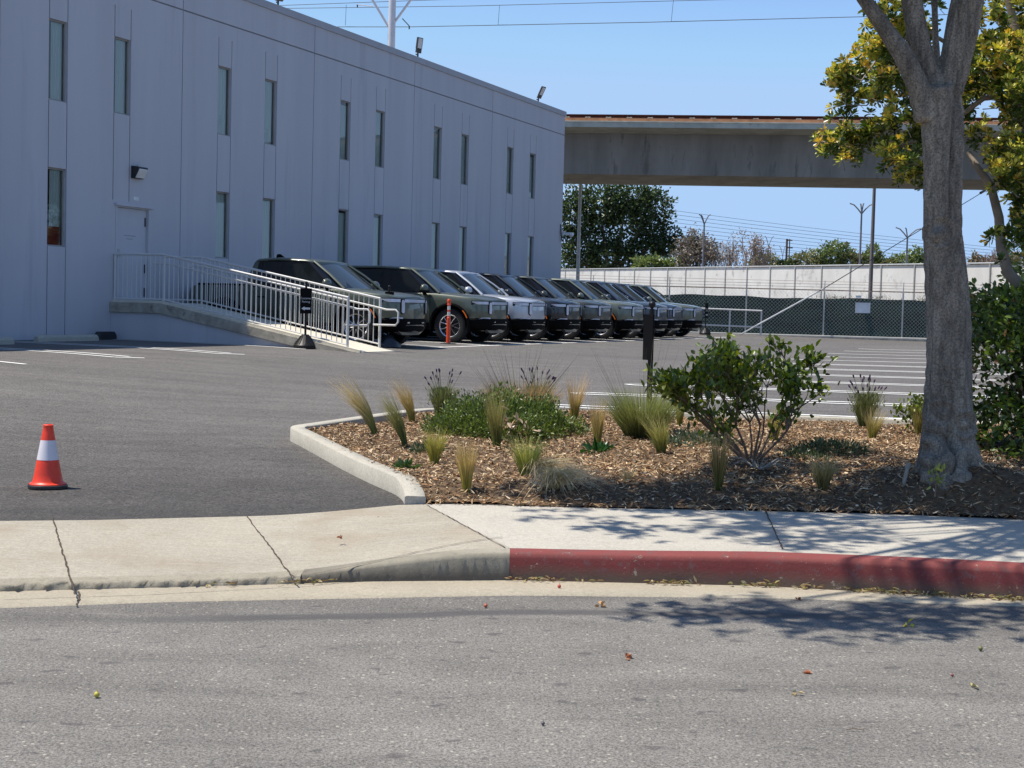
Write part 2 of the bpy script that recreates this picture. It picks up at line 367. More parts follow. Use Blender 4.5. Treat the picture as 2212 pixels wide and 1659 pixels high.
def walk(name, x0, x1, m, n, left):
    V = []; nv = 14; v = np.linspace(0, 1, nv)
    for i in range(nv):
        a, b = (x0, xd(v[i])) if left else (xd(v[i]), x1)
        x = np.linspace(a, b, n); yc_, yb_ = yc(x)+.145, yb(x); V.append(np.stack([x, yc_+(yb_-yc_)*v[i], curb_h(x)*(1-v[i])+back_h(x)*v[i]+.002], 1))
    V = np.concatenate(V); i, j = np.meshgrid(np.arange(n-1), np.arange(nv-1)); q = (j*n+i).ravel(); F = np.stack([q, q+1, q+1+n, q+n], 1)
    struct(link(name, npmesh(name, V, F, m, None, True)))
walk('driveway_apron', -9, 0, M_walkL, 90, True); walk('sidewalk', 0, 10, M_walkR, 90, False)
def kerbstrip(name, xa, xb, m, n, rag=0.):
    x = np.linspace(xa, xb, n); h = curb_h(x); j = RNG.normal(size=n)*rag
    prof = [(-.002, lambda: -.03+0*h), (.004+0*j, lambda: h*.12), (.012+j, lambda: h*.80-.002), (.024+j*.6, lambda: h*.94), (.045+j*.8, lambda: h), (.146, lambda: h+.0035)]
    V = np.concatenate([np.stack([x, yc(x)+o, f()], 1) for o, f in prof]); F = []
    for k in range(len(prof)-1):
        i = np.arange(n-1)+k*n; F.append(np.stack([i, i+1, i+1+n, i+n], 1))
    struct(link(name, npmesh(name, V, np.concatenate(F), m, None, True)))
M_lip = concrete('broken_lip_concrete', (.33, .295, .225), (.12, .095, .065), 5., .6)  # darker concrete stands in for the shadows along the broken lip
kerbstrip('kerb', -9, -1.1, M_lip, 420, .019); kerbstrip('kerb', -1.1, .012, M_grey, 60, .002); kerbstrip('kerb', .012, 10, M_red, 120)
# joints and cracks: thin ragged strips of dirt
jb = MB()
def joint(pts, w=.012, z=.15, wob=.004, onw=True):
    P = []
    for (px, py) in pts:
        d = ray(px, py); k = (z-CZ)/d.z; p = C0+d*k; P.append((p.x, p.y))
    Q = []
    for (a, b) in zip(P, P[1:]):
        n = max(2, int(math.dist(a, b)/.04))
        Q += [(a[0]+(b[0]-a[0])*i/n, a[1]+(b[1]-a[1])*i/n) for i in range(n)]
    Q.append(P[-1]); L = []; R = []
    for i, q in enumerate(Q):
        a = Q[max(0, i-1)]; b = Q[min(len(Q)-1, i+1)]; dx, dy = b[0]-a[0], b[1]-a[1]; l = math.hypot(dx, dy); nx, ny = -dy/l, dx/l
        o = random.uniform(-wob, wob); ww = w*random.uniform(.6, 1.3)/2
        for s, lst in ((1, L), (-1, R)):
            x, y = q[0]+nx*(o+s*ww), q[1]+ny*(o+s*ww); v = np.clip((y-yc(x)-.145)/(yb(x)-yc(x)-.145), 0, 1)
            zz = float(curb_h(x)*(1-v)+back_h(x)*v)+.008 if onw else .010
            lst.append((x, y, zz))
    n = len(L); jb.add(L+R, [(i, i+1, n+i+1, n+i) for i in range(n-1)])
joint([(112, 1129), (135, 1190), (150, 1225), (163, 1268)], .009, .08, .004); joint([(532, 1121), (585, 1172), (637, 1229)], .008, .10)
joint([(166, 1279), (172, 1290), (165, 1313)], .008, 0, .006, False)
joint([(0, 1257), (300, 1248), (640, 1231), (900, 1206), (1085, 1187)], .007, .09); joint([(922, 1097), (1010, 1142), (1092, 1184)], .006, .155)
joint([(1650, 1109), (1690, 1191)], .009, .16, .004)
struct(jb.build('pavement_joint', M_joint, fix=False))
# the lot
xs2 = np.concatenate([np.linspace(-45, -14, 24), np.linspace(-13.5, 14, 112), np.linspace(15, 45, 24)])
vs2 = np.concatenate([np.linspace(0, 8, 54), np.linspace(8.3, 40, 100), np.linspace(40.6, 60, 24)])
yb_ = yb(xs2)
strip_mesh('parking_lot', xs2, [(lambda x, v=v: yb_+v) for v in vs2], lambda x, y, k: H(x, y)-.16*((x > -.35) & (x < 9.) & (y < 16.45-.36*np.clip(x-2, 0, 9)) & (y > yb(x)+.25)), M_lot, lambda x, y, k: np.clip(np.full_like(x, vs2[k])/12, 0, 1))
# far ground: one sheet to the horizon
g = MB(); g.add([(-4000, 64, .45), (4000, 64, .45), (4000, 5000, .45), (-4000, 5000, .45), (-4000, -3000, -.4), (4000, -3000, -.4), (4000, 64, -.4), (-4000, 64, -.4)], [(0,1,2,3), (4,5,6,7), (7,6,1,0)])
struct(g.build('ground', M_dirt))
# painted lines
lb = MB()
def line(p0, p1, w=.10, z=.007):
    a = Vector(p0); b = Vector(p1); n = max(2, int((b-a).length/.25)); d = (b-a).normalized(); s = Vector((-d.y, d.x))*w/2; V = []
    for i in range(n+1):
        q = a+(b-a)*i/n
        for sg in (1, -1):
            x, y = q.x+s.x*sg, q.y+s.y*sg; V.append((x, y, Hf(x, y)+z))
    lb.add(V, [(2*i, 2*i+1, 2*i+3, 2*i+2) for i in range(n)])
def tw2(t, w): p = tw(t, w); return (p.x, p.y)
for k in range(12):                                   # right-hand stalls, hairpin pairs
    t = 18.0+2.78*k; w0 = 12.95-.05*k
    if k > 6: line(tw2(t, w0), tw2(t, 23.5), .14)
    else:
        for s in (-.19, .19): line(tw2(t+s, w0+.25), tw2(t+s, 23.5), .115)
        line(tw2(t-.19, w0+.25), tw2(t, w0), .085); line(tw2(t, w0), tw2(t+.19, w0+.25), .085)
for t in (22.75, 19.8):                               # left stalls
    for s in (-.2, .2): line(tw2(t+s, .35), tw2(t+s, 5.45), .10)
    line(tw2(t-.2, 5.45), tw2(t+.2, 5.75), .10)
line(tw2(26.1, .1), tw2(26.1, 5.15), .10); line(tw2(16.9, .3), tw2(16.9, 6.), .10); line(tw2(16.5, .3), tw2(16.5, 5.6), .10)
for k in range(-1, 9):                                # between the parked cars
    t = 33.95+2.71*k
    for s in (-.16, .16): line(tw2(t+s, .3), tw2(t+s, 5.75), .09)
line(tw2(31.0, 5.75), tw2(57.5, 5.85), .10)
struct(lb.build('parking_markings', M_white_line, fix=False))
# planter kerb
def sweep(path, prof, zf, name, m, closed=False):
    V = []; n = len(prof); P = [Vector(p) for p in path]
    for i, p in enumerate(P):
        a = P[max(0, i-1)]; b = P[min(len(P)-1, i+1)]; d = (b-a).normalized(); s = Vector((-d.y, d.x))
        for (o, h) in prof: V.append((p.x+s.x*o, p.y+s.y*o, zf(p.x, p.y)+h))
    mb = MB(); F = []
    for i in range(len(P)-1):
        for j in range(n-1): F.append((i*n+j, i*n+j+1, (i+1)*n+j+1, (i+1)*n+j))
    F += [tuple(range(n)), tuple((len(P)-1)*n+j for j in range(n))[::-1]]
    mb.add(V, F); return mb.build(name, m, smooth=50)
def catmull(pts, k=8):
    out = []; P = [pts[0]]+list(pts)+[pts[-1]]
    for i in range(1, len(P)-2):
        for j in range(k):
            t = j/k; out.append(tuple(.5*((2*P[i][c])+(-P[i-1][c]+P[i+1][c])*t+(2*P[i-1][c]-5*P[i][c]+4*P[i+1][c]-P[i+2][c])*t*t+(-P[i-1][c]+3*P[i][c]-3*P[i+1][c]+P[i+2][c])*t**3) for c in range(len(pts[0]))))
    out.append(tuple(pts[-1])); return out
kp = [(-.63, 9.86), (-.66, 10.1), (-.74, 10.45), (-.88, 10.85), (-1.2, 11.75), (-1.9, 13.7), (-2.03, 14.08), (-2.03, 14.3), (-1.9, 14.6), (-1.3, 16.1), (-1.05, 16.62), (-.82, 16.82), (-.3, 16.85), (2.1, 16.65), (4.5, 15.95), (6.5, 15.2), (9.5, 14.1)]
kprof = [(-.080, -.08), (-.074, .094), (-.066, .104), (.058, .107), (.068, .098), (.07, -.05)]
kerb_o = sweep(catmull(kp, 3), kprof, lambda x, y: Hf(x, y)+.02*float(sm(9.8, 10.6, y))-.05*(1-float(sm(9.8, 10.6, y))), 'planter_kerb', M_kerb)
struct(kerb_o)
# mulch bed
def polymask(px, py, poly):
    inside = np.zeros(len(px), bool); j = len(poly)-1
    for i in range(len(poly)):
        xi, yi = poly[i]; xj, yj = poly[j]
        c = ((yi > py) != (yj > py)) & (px < (xj-xi)*(py-yi)/((yj-yi)+1e-12)+xi); inside ^= c; j = i
    return inside
BED = [(-.57, 9.80)]+[(x, y) for x, y in kp[1:-1]]+[(9.5, 14.1), (9.5, 8.45), (6, 9.25), (2.75, 9.69), (1.41, 9.74), (0, 9.76)]
gx = np.arange(-2.2, 9.6, .07); gy = np.arange(8.4, 17.2, .07); X, Y = np.meshgrid(gx, gy)
Zb = bed(X.ravel(), Y.ravel()); inm = polymask(X.ravel(), Y.ravel(), BED) & (Y.ravel() > yb(X.ravel())-.0)
idx = np.arange(X.size).reshape(X.shape); q = np.stack([idx[:-1, :-1], idx[:-1, 1:], idx[1:, 1:], idx[1:, :-1]], -1).reshape(-1, 4)
q = q[inm[q].sum(1) >= 3]
M_bed = mat('mulch_soil', (.105, .066, .034), .95, var=.5, sc=30, world=True, bump=.8, bsc=45)
V = np.stack([X.ravel(), Y.ravel(), Zb+RNG.normal(size=X.size)*.006], 1)
struct(link('planting_bed', npmesh('planting_bed', V, q, M_bed, None, True)))
def chips(name, n, poly, m, ls, ws, cols, lift, zf):
    a = np.array(poly); P = []; 
    while sum(len(p) for p in P) < n:
        c = RNG.uniform(a.min(0), a.max(0), (n*2, 2)); c = c[polymask(c[:, 0], c[:, 1], poly)]; P.append(c)
    P = np.concatenate(P)[:n]; z = zf(P[:, 0], P[:, 1])+RNG.uniform(0, lift, n)
    an = RNG.uniform(0, 2*np.pi, n); ti = RNG.normal(size=n)*.33
    d = np.stack([np.cos(an)*np.cos(ti), np.sin(an)*np.cos(ti), np.sin(ti)], 1); s = unit(np.cross(d, np.array([0, 0, 1.])+RNG.normal(size=(n, 3))*.5)); u = unit(np.cross(s, d))
    L = RNG.uniform(*ls, n)[:, None]/2; Wd = RNG.uniform(*ws, n)[:, None]/2; c0 = np.stack([P[:, 0], P[:, 1], z], 1)
    k = u*L*RNG.uniform(-.25, .25, n)[:, None]
    V = np.stack([c0-d*L-s*Wd*.6, c0-d*L+s*Wd*.6, c0-s*Wd+k, c0+s*Wd+k, c0+d*L-s*Wd*.3, c0+d*L+s*Wd*.3], 1).reshape(-1, 3)
    i = np.arange(n)[:, None]*6; F = np.concatenate([i+np.array([0, 1, 3, 2]), i+np.array([2, 3, 5, 4])])
    cc = np.array(cols)[RNG.integers(0, len(cols), n)]*RNG.uniform(.7, 1.25, n)[:, None]
    o = link(name, npmesh(name, V, F, m, np.repeat(cc, 6, axis=0))); return struct(o, 'stuff')
M_chip = leafmat('wood_chip', .85, 0, .2)
chips('mulch', 110000, BED, M_chip, (.014, .062), (.004, .013), [(.48, .33, .18), (.38, .245, .13), (.27, .16, .08), (.60, .44, .27), (.16, .09, .045), (.68, .54, .37), (.37, .20, .10), (.09, .05, .026)], .026, bed)
# ------------------------------------------------------------------ building
BBASE = tw(53.8, 0, .3)
bl = empty('office_building', BBASE, 'long two-storey blue-grey tilt-up building with tall slit windows', 'building')
BM = Matrix.Identity(4); BM.col[0] = (*D, 0); BM.col[1] = (*N, 0); BM.col[2] = (0, 0, 1, 0); BM.col[3] = (*(N*WN), 1)   # local: x along wall, y out of wall, z up
MB.xf = Matrix.Translation(-BBASE) @ BM
M_wall = mat('blue_grey_wall_paint', (.505, .503, .535), .75, var=.05, sc=.55, bump=.15, bsc=14, sc3=(2.6, 2.6, .2), dirt=((.455, .455, .49), .9, .56))
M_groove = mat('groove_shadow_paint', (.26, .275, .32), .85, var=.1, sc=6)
M_cap = mat('metal_coping', (.36, .36, .385), .5, var=.06, sc=1.5)
M_frame = mat('window_frame_paint', (.30, .29, .27), .45, var=.1)
M_int = mat('interior_dark', (.06, .06, .06), .9)
M_blind = mat('window_blind', (.78, .82, .80), .8, var=.06, sc=20, sc3=(1, 1, .05))
m, nt, b = newmat('window_glass'); g_ = nd(nt, 'ShaderNodeBsdfGlossy'); g_.inputs['Roughness'].default_value = .02; t_ = nd(nt, 'ShaderNodeBsdfTransparent'); t_.inputs[0].default_value = (.80, .90, .90, 1)
fr = nd(nt, 'ShaderNodeFresnel'); fr.inputs[0].default_value = 1.9; mx = nd(nt, 'ShaderNodeMixShader'); nt.links.new(fr.outputs[0], mx.inputs[0]); nt.links.new(t_.outputs[0], mx.inputs[1]); nt.links.new(g_.outputs[0], mx.inputs[2]); nt.links.new(mx.outputs[0], nt.nodes['Material Output'].inputs[0]); M_glass = m
T0, T1, ZT = 4., 53.8, 8.94
wins = [24.41, 26.50, 30.44, 32.52, 36.40, 38.48, 42.35, 44.42, 48.24, 50.36]
wins += [18.48, 20.55, 12.5, 14.6, 6.6, 8.7]; WW = .56; GW = .028
rects = []
for t in wins:
    rects.append((t, t+WW, 5.50, 7.15))
    if abs(t-26.5) > .1: rects.append((t, t+WW, 2.51, 4.13))
door = (26.60, 27.80, 1.405, 3.50)
gro = []
for t in wins:
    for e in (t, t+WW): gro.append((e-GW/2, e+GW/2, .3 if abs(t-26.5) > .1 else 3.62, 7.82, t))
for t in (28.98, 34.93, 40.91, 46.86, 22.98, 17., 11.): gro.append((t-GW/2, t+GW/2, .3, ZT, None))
us = {T0, T1}; zs = {.2, ZT, 8.165, 8.20, 7.82, 3.62, .3}
for (a, b_, c, d) in rects+[door]: us |= {a, b_}; zs |= {c, d}
for gg in gro: us |= {gg[0], gg[1]}
us = sorted(us); zs = sorted(zs); nu, nz = len(us)-1, len(zs)-1
dep = np.zeros((nu, nz)); hole = np.zeros((nu, nz), bool)
for i in range(nu):
    uc = (us[i]+us[i+1])/2
    for j in range(nz):
        zc = (zs[j]+zs[j+1])/2
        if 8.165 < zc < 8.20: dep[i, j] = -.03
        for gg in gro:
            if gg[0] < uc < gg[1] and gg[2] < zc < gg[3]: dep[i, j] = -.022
        for (a, b_, c, d) in rects+[door]:
            if a < uc < b_ and c < zc < d: hole[i, j] = True; dep[i, j] = -.085
wb = MB()
for i in range(nu):
    for j in range(nz):
        y = dep[i, j]; u0, u1, z0, z1 = us[i], us[i+1], zs[j], zs[j+1]
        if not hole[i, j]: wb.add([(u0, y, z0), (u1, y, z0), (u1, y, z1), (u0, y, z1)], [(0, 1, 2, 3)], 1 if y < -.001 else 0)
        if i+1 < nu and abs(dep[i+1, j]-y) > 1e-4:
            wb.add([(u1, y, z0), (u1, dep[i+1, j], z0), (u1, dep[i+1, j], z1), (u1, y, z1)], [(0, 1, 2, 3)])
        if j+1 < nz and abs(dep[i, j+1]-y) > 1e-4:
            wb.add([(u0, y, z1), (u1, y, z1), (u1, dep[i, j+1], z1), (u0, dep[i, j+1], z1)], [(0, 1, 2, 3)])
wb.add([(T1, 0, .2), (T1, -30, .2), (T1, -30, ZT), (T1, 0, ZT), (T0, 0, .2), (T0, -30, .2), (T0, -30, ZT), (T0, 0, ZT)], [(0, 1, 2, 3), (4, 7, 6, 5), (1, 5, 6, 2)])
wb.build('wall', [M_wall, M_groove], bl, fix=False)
rb = MB(); rb.box((T0, -29.9, 8.45), (T1-.1, -.1, 8.55)); rb.build('roof', M_cap, bl)
ib = MB(); ib.box((T0+.2, -5.0, .5), (T1-.2, -4.9, 8.4)); ib.box((T0+.2, -4.9, 4.6), (T1-.2, -.2, 4.8)); ib.box((T0+.2, -4.9, 1.2), (T1-.2, -.2, 1.25)); ib.build('interior_partition', M_int, bl)
t = T1+.06
cb = MB()
while t > T0:
    t2 = t-3.05; cb.box((t2+.004, -.28, ZT-.03), (t, .035, ZT+.15)); cb.box((t2+.0, -.27, ZT-.01), (t2+.004, .025, ZT+.14)); t = t2
cb.build('parapet_coping', M_cap, bl, bevel=.008)
M_card = mat('pale_card', (.7, .72, .72), .6); M_redcloth = mat('red_cloth', (.35, .02, .02), .7)
for k, (a, b_, c, d) in enumerate(rects):
    f = MB(); w = .035
    for bx in (((a, -.115, c), (a+w, -.055, d)), ((b_-w-.0, -.115, c), (b_, -.055, d)), ((a+w, -.11, c), (b_-w-.0, -.06, c+w)), ((a+w, -.11, d-w), (b_-w-.0, -.06, d))): f.box(*bx)
    fo = f.build('window', M_frame, bl)
    p = MB(); p.add([(a+w, -.08, c+w), (b_-w, -.08, c+w), (b_-w, -.08, d-w), (a+w, -.08, d-w)], [(0, 1, 2, 3)]); p.build('pane', M_glass, fo, fix=False)
    s = MB(); s0 = a+(.20 if k in (0, 1, 2) else random.choice((.0, .10, .04, .16)))
    top = random.choice((0, 0, 0, .1)); n = 12; Vb = []
    for i in range(n+1):
        x = s0+(b_-s0+.05)*i/n; y = -.135-.012*(i % 2)
        Vb += [(x, y, c-.05), (x, y, d-top)]
    s.add(Vb, [(2*i, 2*i+2, 2*i+3, 2*i+1) for i in range(n)]); s.build('blind', M_blind, fo, fix=False)
    if k in (3, 5): s = MB(); s.box((a+.06, -.128, c+.04), (a+.36, -.122, c+(.5 if k == 3 else .42))); s.build('paper_notice', M_card, fo)
    if abs(a-48.24) < .1 or abs(a-50.36) < .1:
        if c > 5: s = MB(); s.box((a+.05, -.128, c+.05), (a+.38, -.122, c+.26)); s.build('paper_notice', M_card, fo)
    if abs(a-24.41) < .1 and c < 3: s = MB(); s.box((a+.04, -.128, c+.03), (a+.5, -.122, c+.42)); s.build('red_cushion', M_redcloth, fo)
M_door = mat('door_paint', (.495, .50, .54), .6, var=.03); M_blk = mat('black_plastic', (.018, .018, .02), .45, var=.2); M_steel = mat('galvanised_steel', (.42, .42, .41), .45, .6, var=.12, sc=9)
dr = MB(); dr.box((26.66, -.10, 1.42), (27.76, -.055, 3.47)); dro = dr.build('door', M_door, bl)
df = MB(); df.box((26.60, -.10, 1.41), (26.655, .012, 3.50)); df.box((27.765, -.10, 1.41), (27.80, .012, 3.50)); df.box((26.655, -.10, 3.474), (27.765, .0, 3.50)); df.box((26.56, -.02, 3.505), (27.88, .07, 3.56)); df.build('door_frame', M_door, dro)
hm = MB()
for z in (3.2, 2.15, 1.62): hm.box((27.70, -.055, z-.1), (27.722, -.035, z+.1))
hm.build('hinge', M_blk, dro); dh = MB(); dh.box((26.74, -.055, 2.36), (26.82, -.045, 2.56)); dh.tube([(26.78, -.045, 2.44), (26.78, .02, 2.44), (26.9, .02, 2.44)], .012); dh.build('handle', M_steel, dro)
tb_ = MB()            # two rows of small worn lettering, too small to read in the photo
for row, (z_, x0_, x1_) in enumerate(((2.87, 26.98, 27.38), (2.80, 27.06, 27.28))):
    x_ = x0_
    while x_ < x1_: w_ = random.uniform(.012, .022); tb_.box((x_, -.0552, z_-.014), (x_+w_, -.0538, z_+random.uniform(.006, .014))); x_ += w_+.008
struct(tb_.build('lettering', M_groove, dro), 'stuff')
nb = MB(); nb.box((27.21, .002, 3.66), (27.40, .012, 3.74)); nb.build('number_plate', M_card, bl)
# wall pack lamp above the door
def on_wall(ob, t, y, z):
    p = BM @ Vector((t, y, z)); ob.location = p; MB.xf = Matrix.Translation(-p) @ BM @ Matrix.Translation((t, y, z))
M_lens = mat('lamp_lens', (.75, .72, .68), .25, var=.05)
wp = MB(); pr = [(0, -.17), (.10, -.17), (.24, .10), (.24, .14), (0, .17)]
wp.prism(pr, lambda y, z: (-.21, y, z), lambda y, z: (.21, y, z)); wp_e = empty('wall_lamp', (0, 0, 0), 'black wedge-shaped wall lamp above the door at the ramp top', 'wall lamp'); on_wall(wp_e, 27.29, .004, 4.28); MB.xf = MB.xf @ Matrix.Scale(.82, 4)
wp.build('housing', M_blk, wp_e, bevel=.006); ln = MB(); ln.prism([(.112, -.15), (.236, .085)], lambda y, z: (-.17, y+.006, z), lambda y, z: (.17, y+.006, z)); ln.v = [(-.17, .113, -.155), (.17, .113, -.155), (.17, .241, .088), (-.17, .241, .088), (-.17, .15, -.155), (.17, .15, -.155), (.17, .26, .06), (-.17, .26, .06)]; ln.f = [(0,1,2,3),(4,7,6,5),(0,4,5,1),(1,5,6,2),(2,6,7,3),(3,7,4,0)]; ln.m = [0]*6; ln.build('lens', M_lens, wp_e)
pc = MB(); pc.tube([(0, .05, .17), (0, .05, .21)], .022); pc.build('photocell', M_steel, wp_e)
# floodlights on the parapet
def flood(t, tilt, yaw, label):
    e = empty('floodlight', (0, 0, 0), label, 'floodlight', 'floodlights on the roof edge'); on_wall(e, t, -.12, ZT+.15); MB.xf = MB.xf @ Matrix.Rotation(yaw, 4, 'Z') @ Matrix.Scale(.76, 4)
    b = MB(); b.tube([(0, 0, 0), (0, 0, .22)], .035, 10); b.tube([(0, -.0, .14), (0, -.10, .18)], .03, 8); b.build('bracket', M_blk, e)
    MB.xf = MB.xf @ Matrix.Translation((0, .02, .22)) @ Matrix.Rotation(tilt, 4, 'X'); h = MB(); h.box((-.15, -.04, 0), (.15, .04, .16)); h.box((-.17, -.035, .16), (.17, .035, .62)); ho = h.build('housing', mat_flood, e, bevel=.012)
    g = MB(); g.box((-.125, .036, .19), (.125, .040, .585)); go = g.build('lens', M_lens, ho)
mat_flood = mat('bronze_lamp_housing', (.055, .05, .048), .45)
flood(33.25, math.radians(-62), .5, 'roof-edge floodlight lying back, at the top edge of the photo')
flood(41.32, math.radians(-8), .25, 'upright floodlight on the roof edge right of the white mast')
flood(51.3, math.radians(-28), .2, 'tilted floodlight on the roof edge nearest the building corner')
# security camera at the far corner
sc = empty('security_camera', (0, 0, 0), 'white camera on an arm with a looped cable at the far building corner', 'camera'); on_wall(sc, 53.8, 0, 4.45)
b = MB(); b.box((-.16, .0, -.10), (-.02, .05, .10)); b.box((.0, .0, -.04), (.20, .06, .06)); b.build('bracket', M_steel, sc)
b = MB(); b.box((.02, .05, -.10), (.22, .42, .0)); b.lathe([(.0, -.17), (.07, -.15), (.09, -.10), (.09, -.09)], 14, (.12, .34, 0)); b.build('housing', M_card, sc, bevel=.01)
b = MB(); b.tube(catmull([(-.22, .03, .30), (-.24, .05, .05), (-.22, .07, -.2), (-.08, .08, -.34), (.08, .06, -.22), (.12, .05, -.1)], 6), .022, 8); b.build('cable', M_blk, sc)

MB.xf = None
# ------------------------------------------------------------------ wheelchair ramp with its railings
M_ramp = mat('ramp_concrete', (.62, .57, .46), .9, var=.1, sc=2, bump=.2, bsc=70)
M_band = mat('weathered_concrete', (.36, .33, .27), .92, var=.3, sc=4, bump=.3, bsc=40, dirt=((.15, .14, .12), 3, .55))
M_rail = mat('white_railing_paint', (.60, .59, .565), .45, var=.05, sc=5, dirt=((.45, .36, .26), 14, .68))
R0, R1 = 26.42, 28.05
rp = empty('wheelchair_ramp', tw(R0, 3, .5), 'concrete ramp sloping from the grey door down to the lot', 'ramp')
MB.xf = Matrix.Translation(-rp.location) @ BM
def rz(w): return 1.39 if w < 1.32 else 1.39-(w-1.32)*(1.39-.50)/(6.2-1.32)
b = MB(); ws = [.003, 1.32, 6.2]
top = [(w, rz(w)) for w in ws]
b.prism(top+[(6.2, .40), (.003, .40)], lambda w, z: (R0+.06, w, z-.10), lambda w, z: (R1-.06, w, z-.10)); b.build('side_wall', M_wall, rp)
b = MB(); b.prism(top+[(6.2, .36), (5.9, .36), (1.32, 1.17), (.003, 1.17)], lambda w, z: (R0, w, z), lambda w, z: (R1, w, z)); b.build('slab', M_band, rp, bevel=.01)
b = MB(); b.prism([(w, z+.012) for w, z in top]+[(w, z+.002) for w, z in top[::-1]], lambda w, z: (R0+.05, w, z), lambda w, z: (R1-.05, w, z)); b.build('walking_surface', M_ramp, rp)
b = MB(); b.prism([(w, z+.05) for w, z in top]+[(w, z+.012) for w, z in top[::-1]], lambda w, z: (R0+.055, w, z), lambda w, z: (R0+.13, w, z)); b.build('edge_kerb', M_ramp, rp)
def railing(t, lw, label, inner, ret):
    e = empty('ramp_railing', tw(t, lw, rz(lw)), label, 'railing', 'railings along the ramp'); MB.xf = Matrix.Translation(-e.location) @ BM
    topz = lambda w: rz(w)+1.05; W1 = 5.86
    pts = [(t, w, topz(w)) for w in (lw, 1.32, W1)]
    MBt = MB().tube(pts, .026, 8); MBt.build('top_rail', M_rail, e, smooth=50)
    MB().tube([(t, w, rz(w)+.085) for w in (lw, 1.32, W1)], .018, 6).build('bottom_rail', M_rail, e)
    w = lw+.04 if lw > .2 else .12; i = 0; bal = MB()
    while w < W1-.05:
        me = MB().tube([(t, w, rz(w)+.085), (t, w, topz(w))], .0105, 6).build('baluster', M_rail, e); w += .122; i += 1
    for w in ((.03,) if lw < .2 else (lw,))+(1.34, 3.6):
        MB().tube([(t, w, rz(w)), (t, w, rz(w)+.10 if w > 1.4 else topz(w))], .022, 8).build('post', M_rail, e)
    MB().tube([(t, W1, rz(W1)-.08), (t, W1, topz(W1)+.01)], .03, 10).build('post', M_rail, e)
    ti = t+inner*.07; hz = lambda w: rz(w)+.86
    h = [(ti, w, hz(w)) for w in (1.0, 1.4, W1-.1)]+[(ti, 6.05, rz(6.05)+.855), (ti, 6.27, rz(6.05)+.855), (ti, 6.33, rz(6.05)+.80), (ti, 6.33, rz(6.05)+.60), (ti, 6.27, rz(6.05)+.53), (ti, W1-.12, rz(6.05)+.53)]
    MB().tube(h, .021, 8).build('handrail', M_rail, e, smooth=60)
    return e
railing(26.56, .0, 'white railing on the near side of the ramp, starting at the wall', 1, True)
railing(27.95, .3, 'white railing on the far side of the ramp, beside the first pickup', -1, False)
MB.xf = None
# ------------------------------------------------------------------ wheel stops, rubber block
def wheel_stop(name, p, yaw, L, m, label, hh=.13, grp='concrete wheel stops by the wall', cat='wheel stop'):
    b = MB(); n = 7; hw = .085
    prof = [(-hw, 0), (-hw*.95, hh*.6), (-hw*.6, hh), (hw*.6, hh), (hw*.95, hh*.6), (hw, 0)]
    for i, (x, s) in enumerate(((-L/2, .75), (-L/2+.06, 1), (L/2-.06, 1), (L/2, .75))): b.v += [(x, y*s, z*s) for y, z in prof]
    for i in range(3):
        for j in range(5): b.f.append((i*6+j, i*6+j+1, i*6+7+j, i*6+6+j)); b.m.append(0)
    b.f += [tuple(range(6)), tuple(range(18, 24))[::-1]]; b.m += [0, 0]
    o = b.build(name, m, loc=p, bevel=.012); o.rotation_euler = (0, 0, yaw); tag(o, label, cat, grp); return o
YW = math.pi/2-TH
for px, py, L, lb_ in ((145, 733, 1.85, 'concrete wheel stop in the shade left of the ramp'), (-52, 741, 1.85, 'concrete wheel stop cut by the left edge of the photo')):
    p = at(px, py+4); wheel_stop('wheel_stop', (p.x, p.y, Hf(p.x, p.y)), YW, L, M_kerb, lb_)
p = tw(25.95, .28); p.z = Hf(p.x, p.y)
wheel_stop('rubber_block', p, YW, .62, M_blk, 'black rubber block against the wall below the ramp landing', .17, None, 'rubber block')
p = at(760, 752)
wheel_stop('kerb_block', (p.x, p.y-.1, Hf(p.x, p.y)), YW+1.57, .5, M_band, 'broken concrete kerb piece at the foot of the ramp', .12, None, 'kerb block')
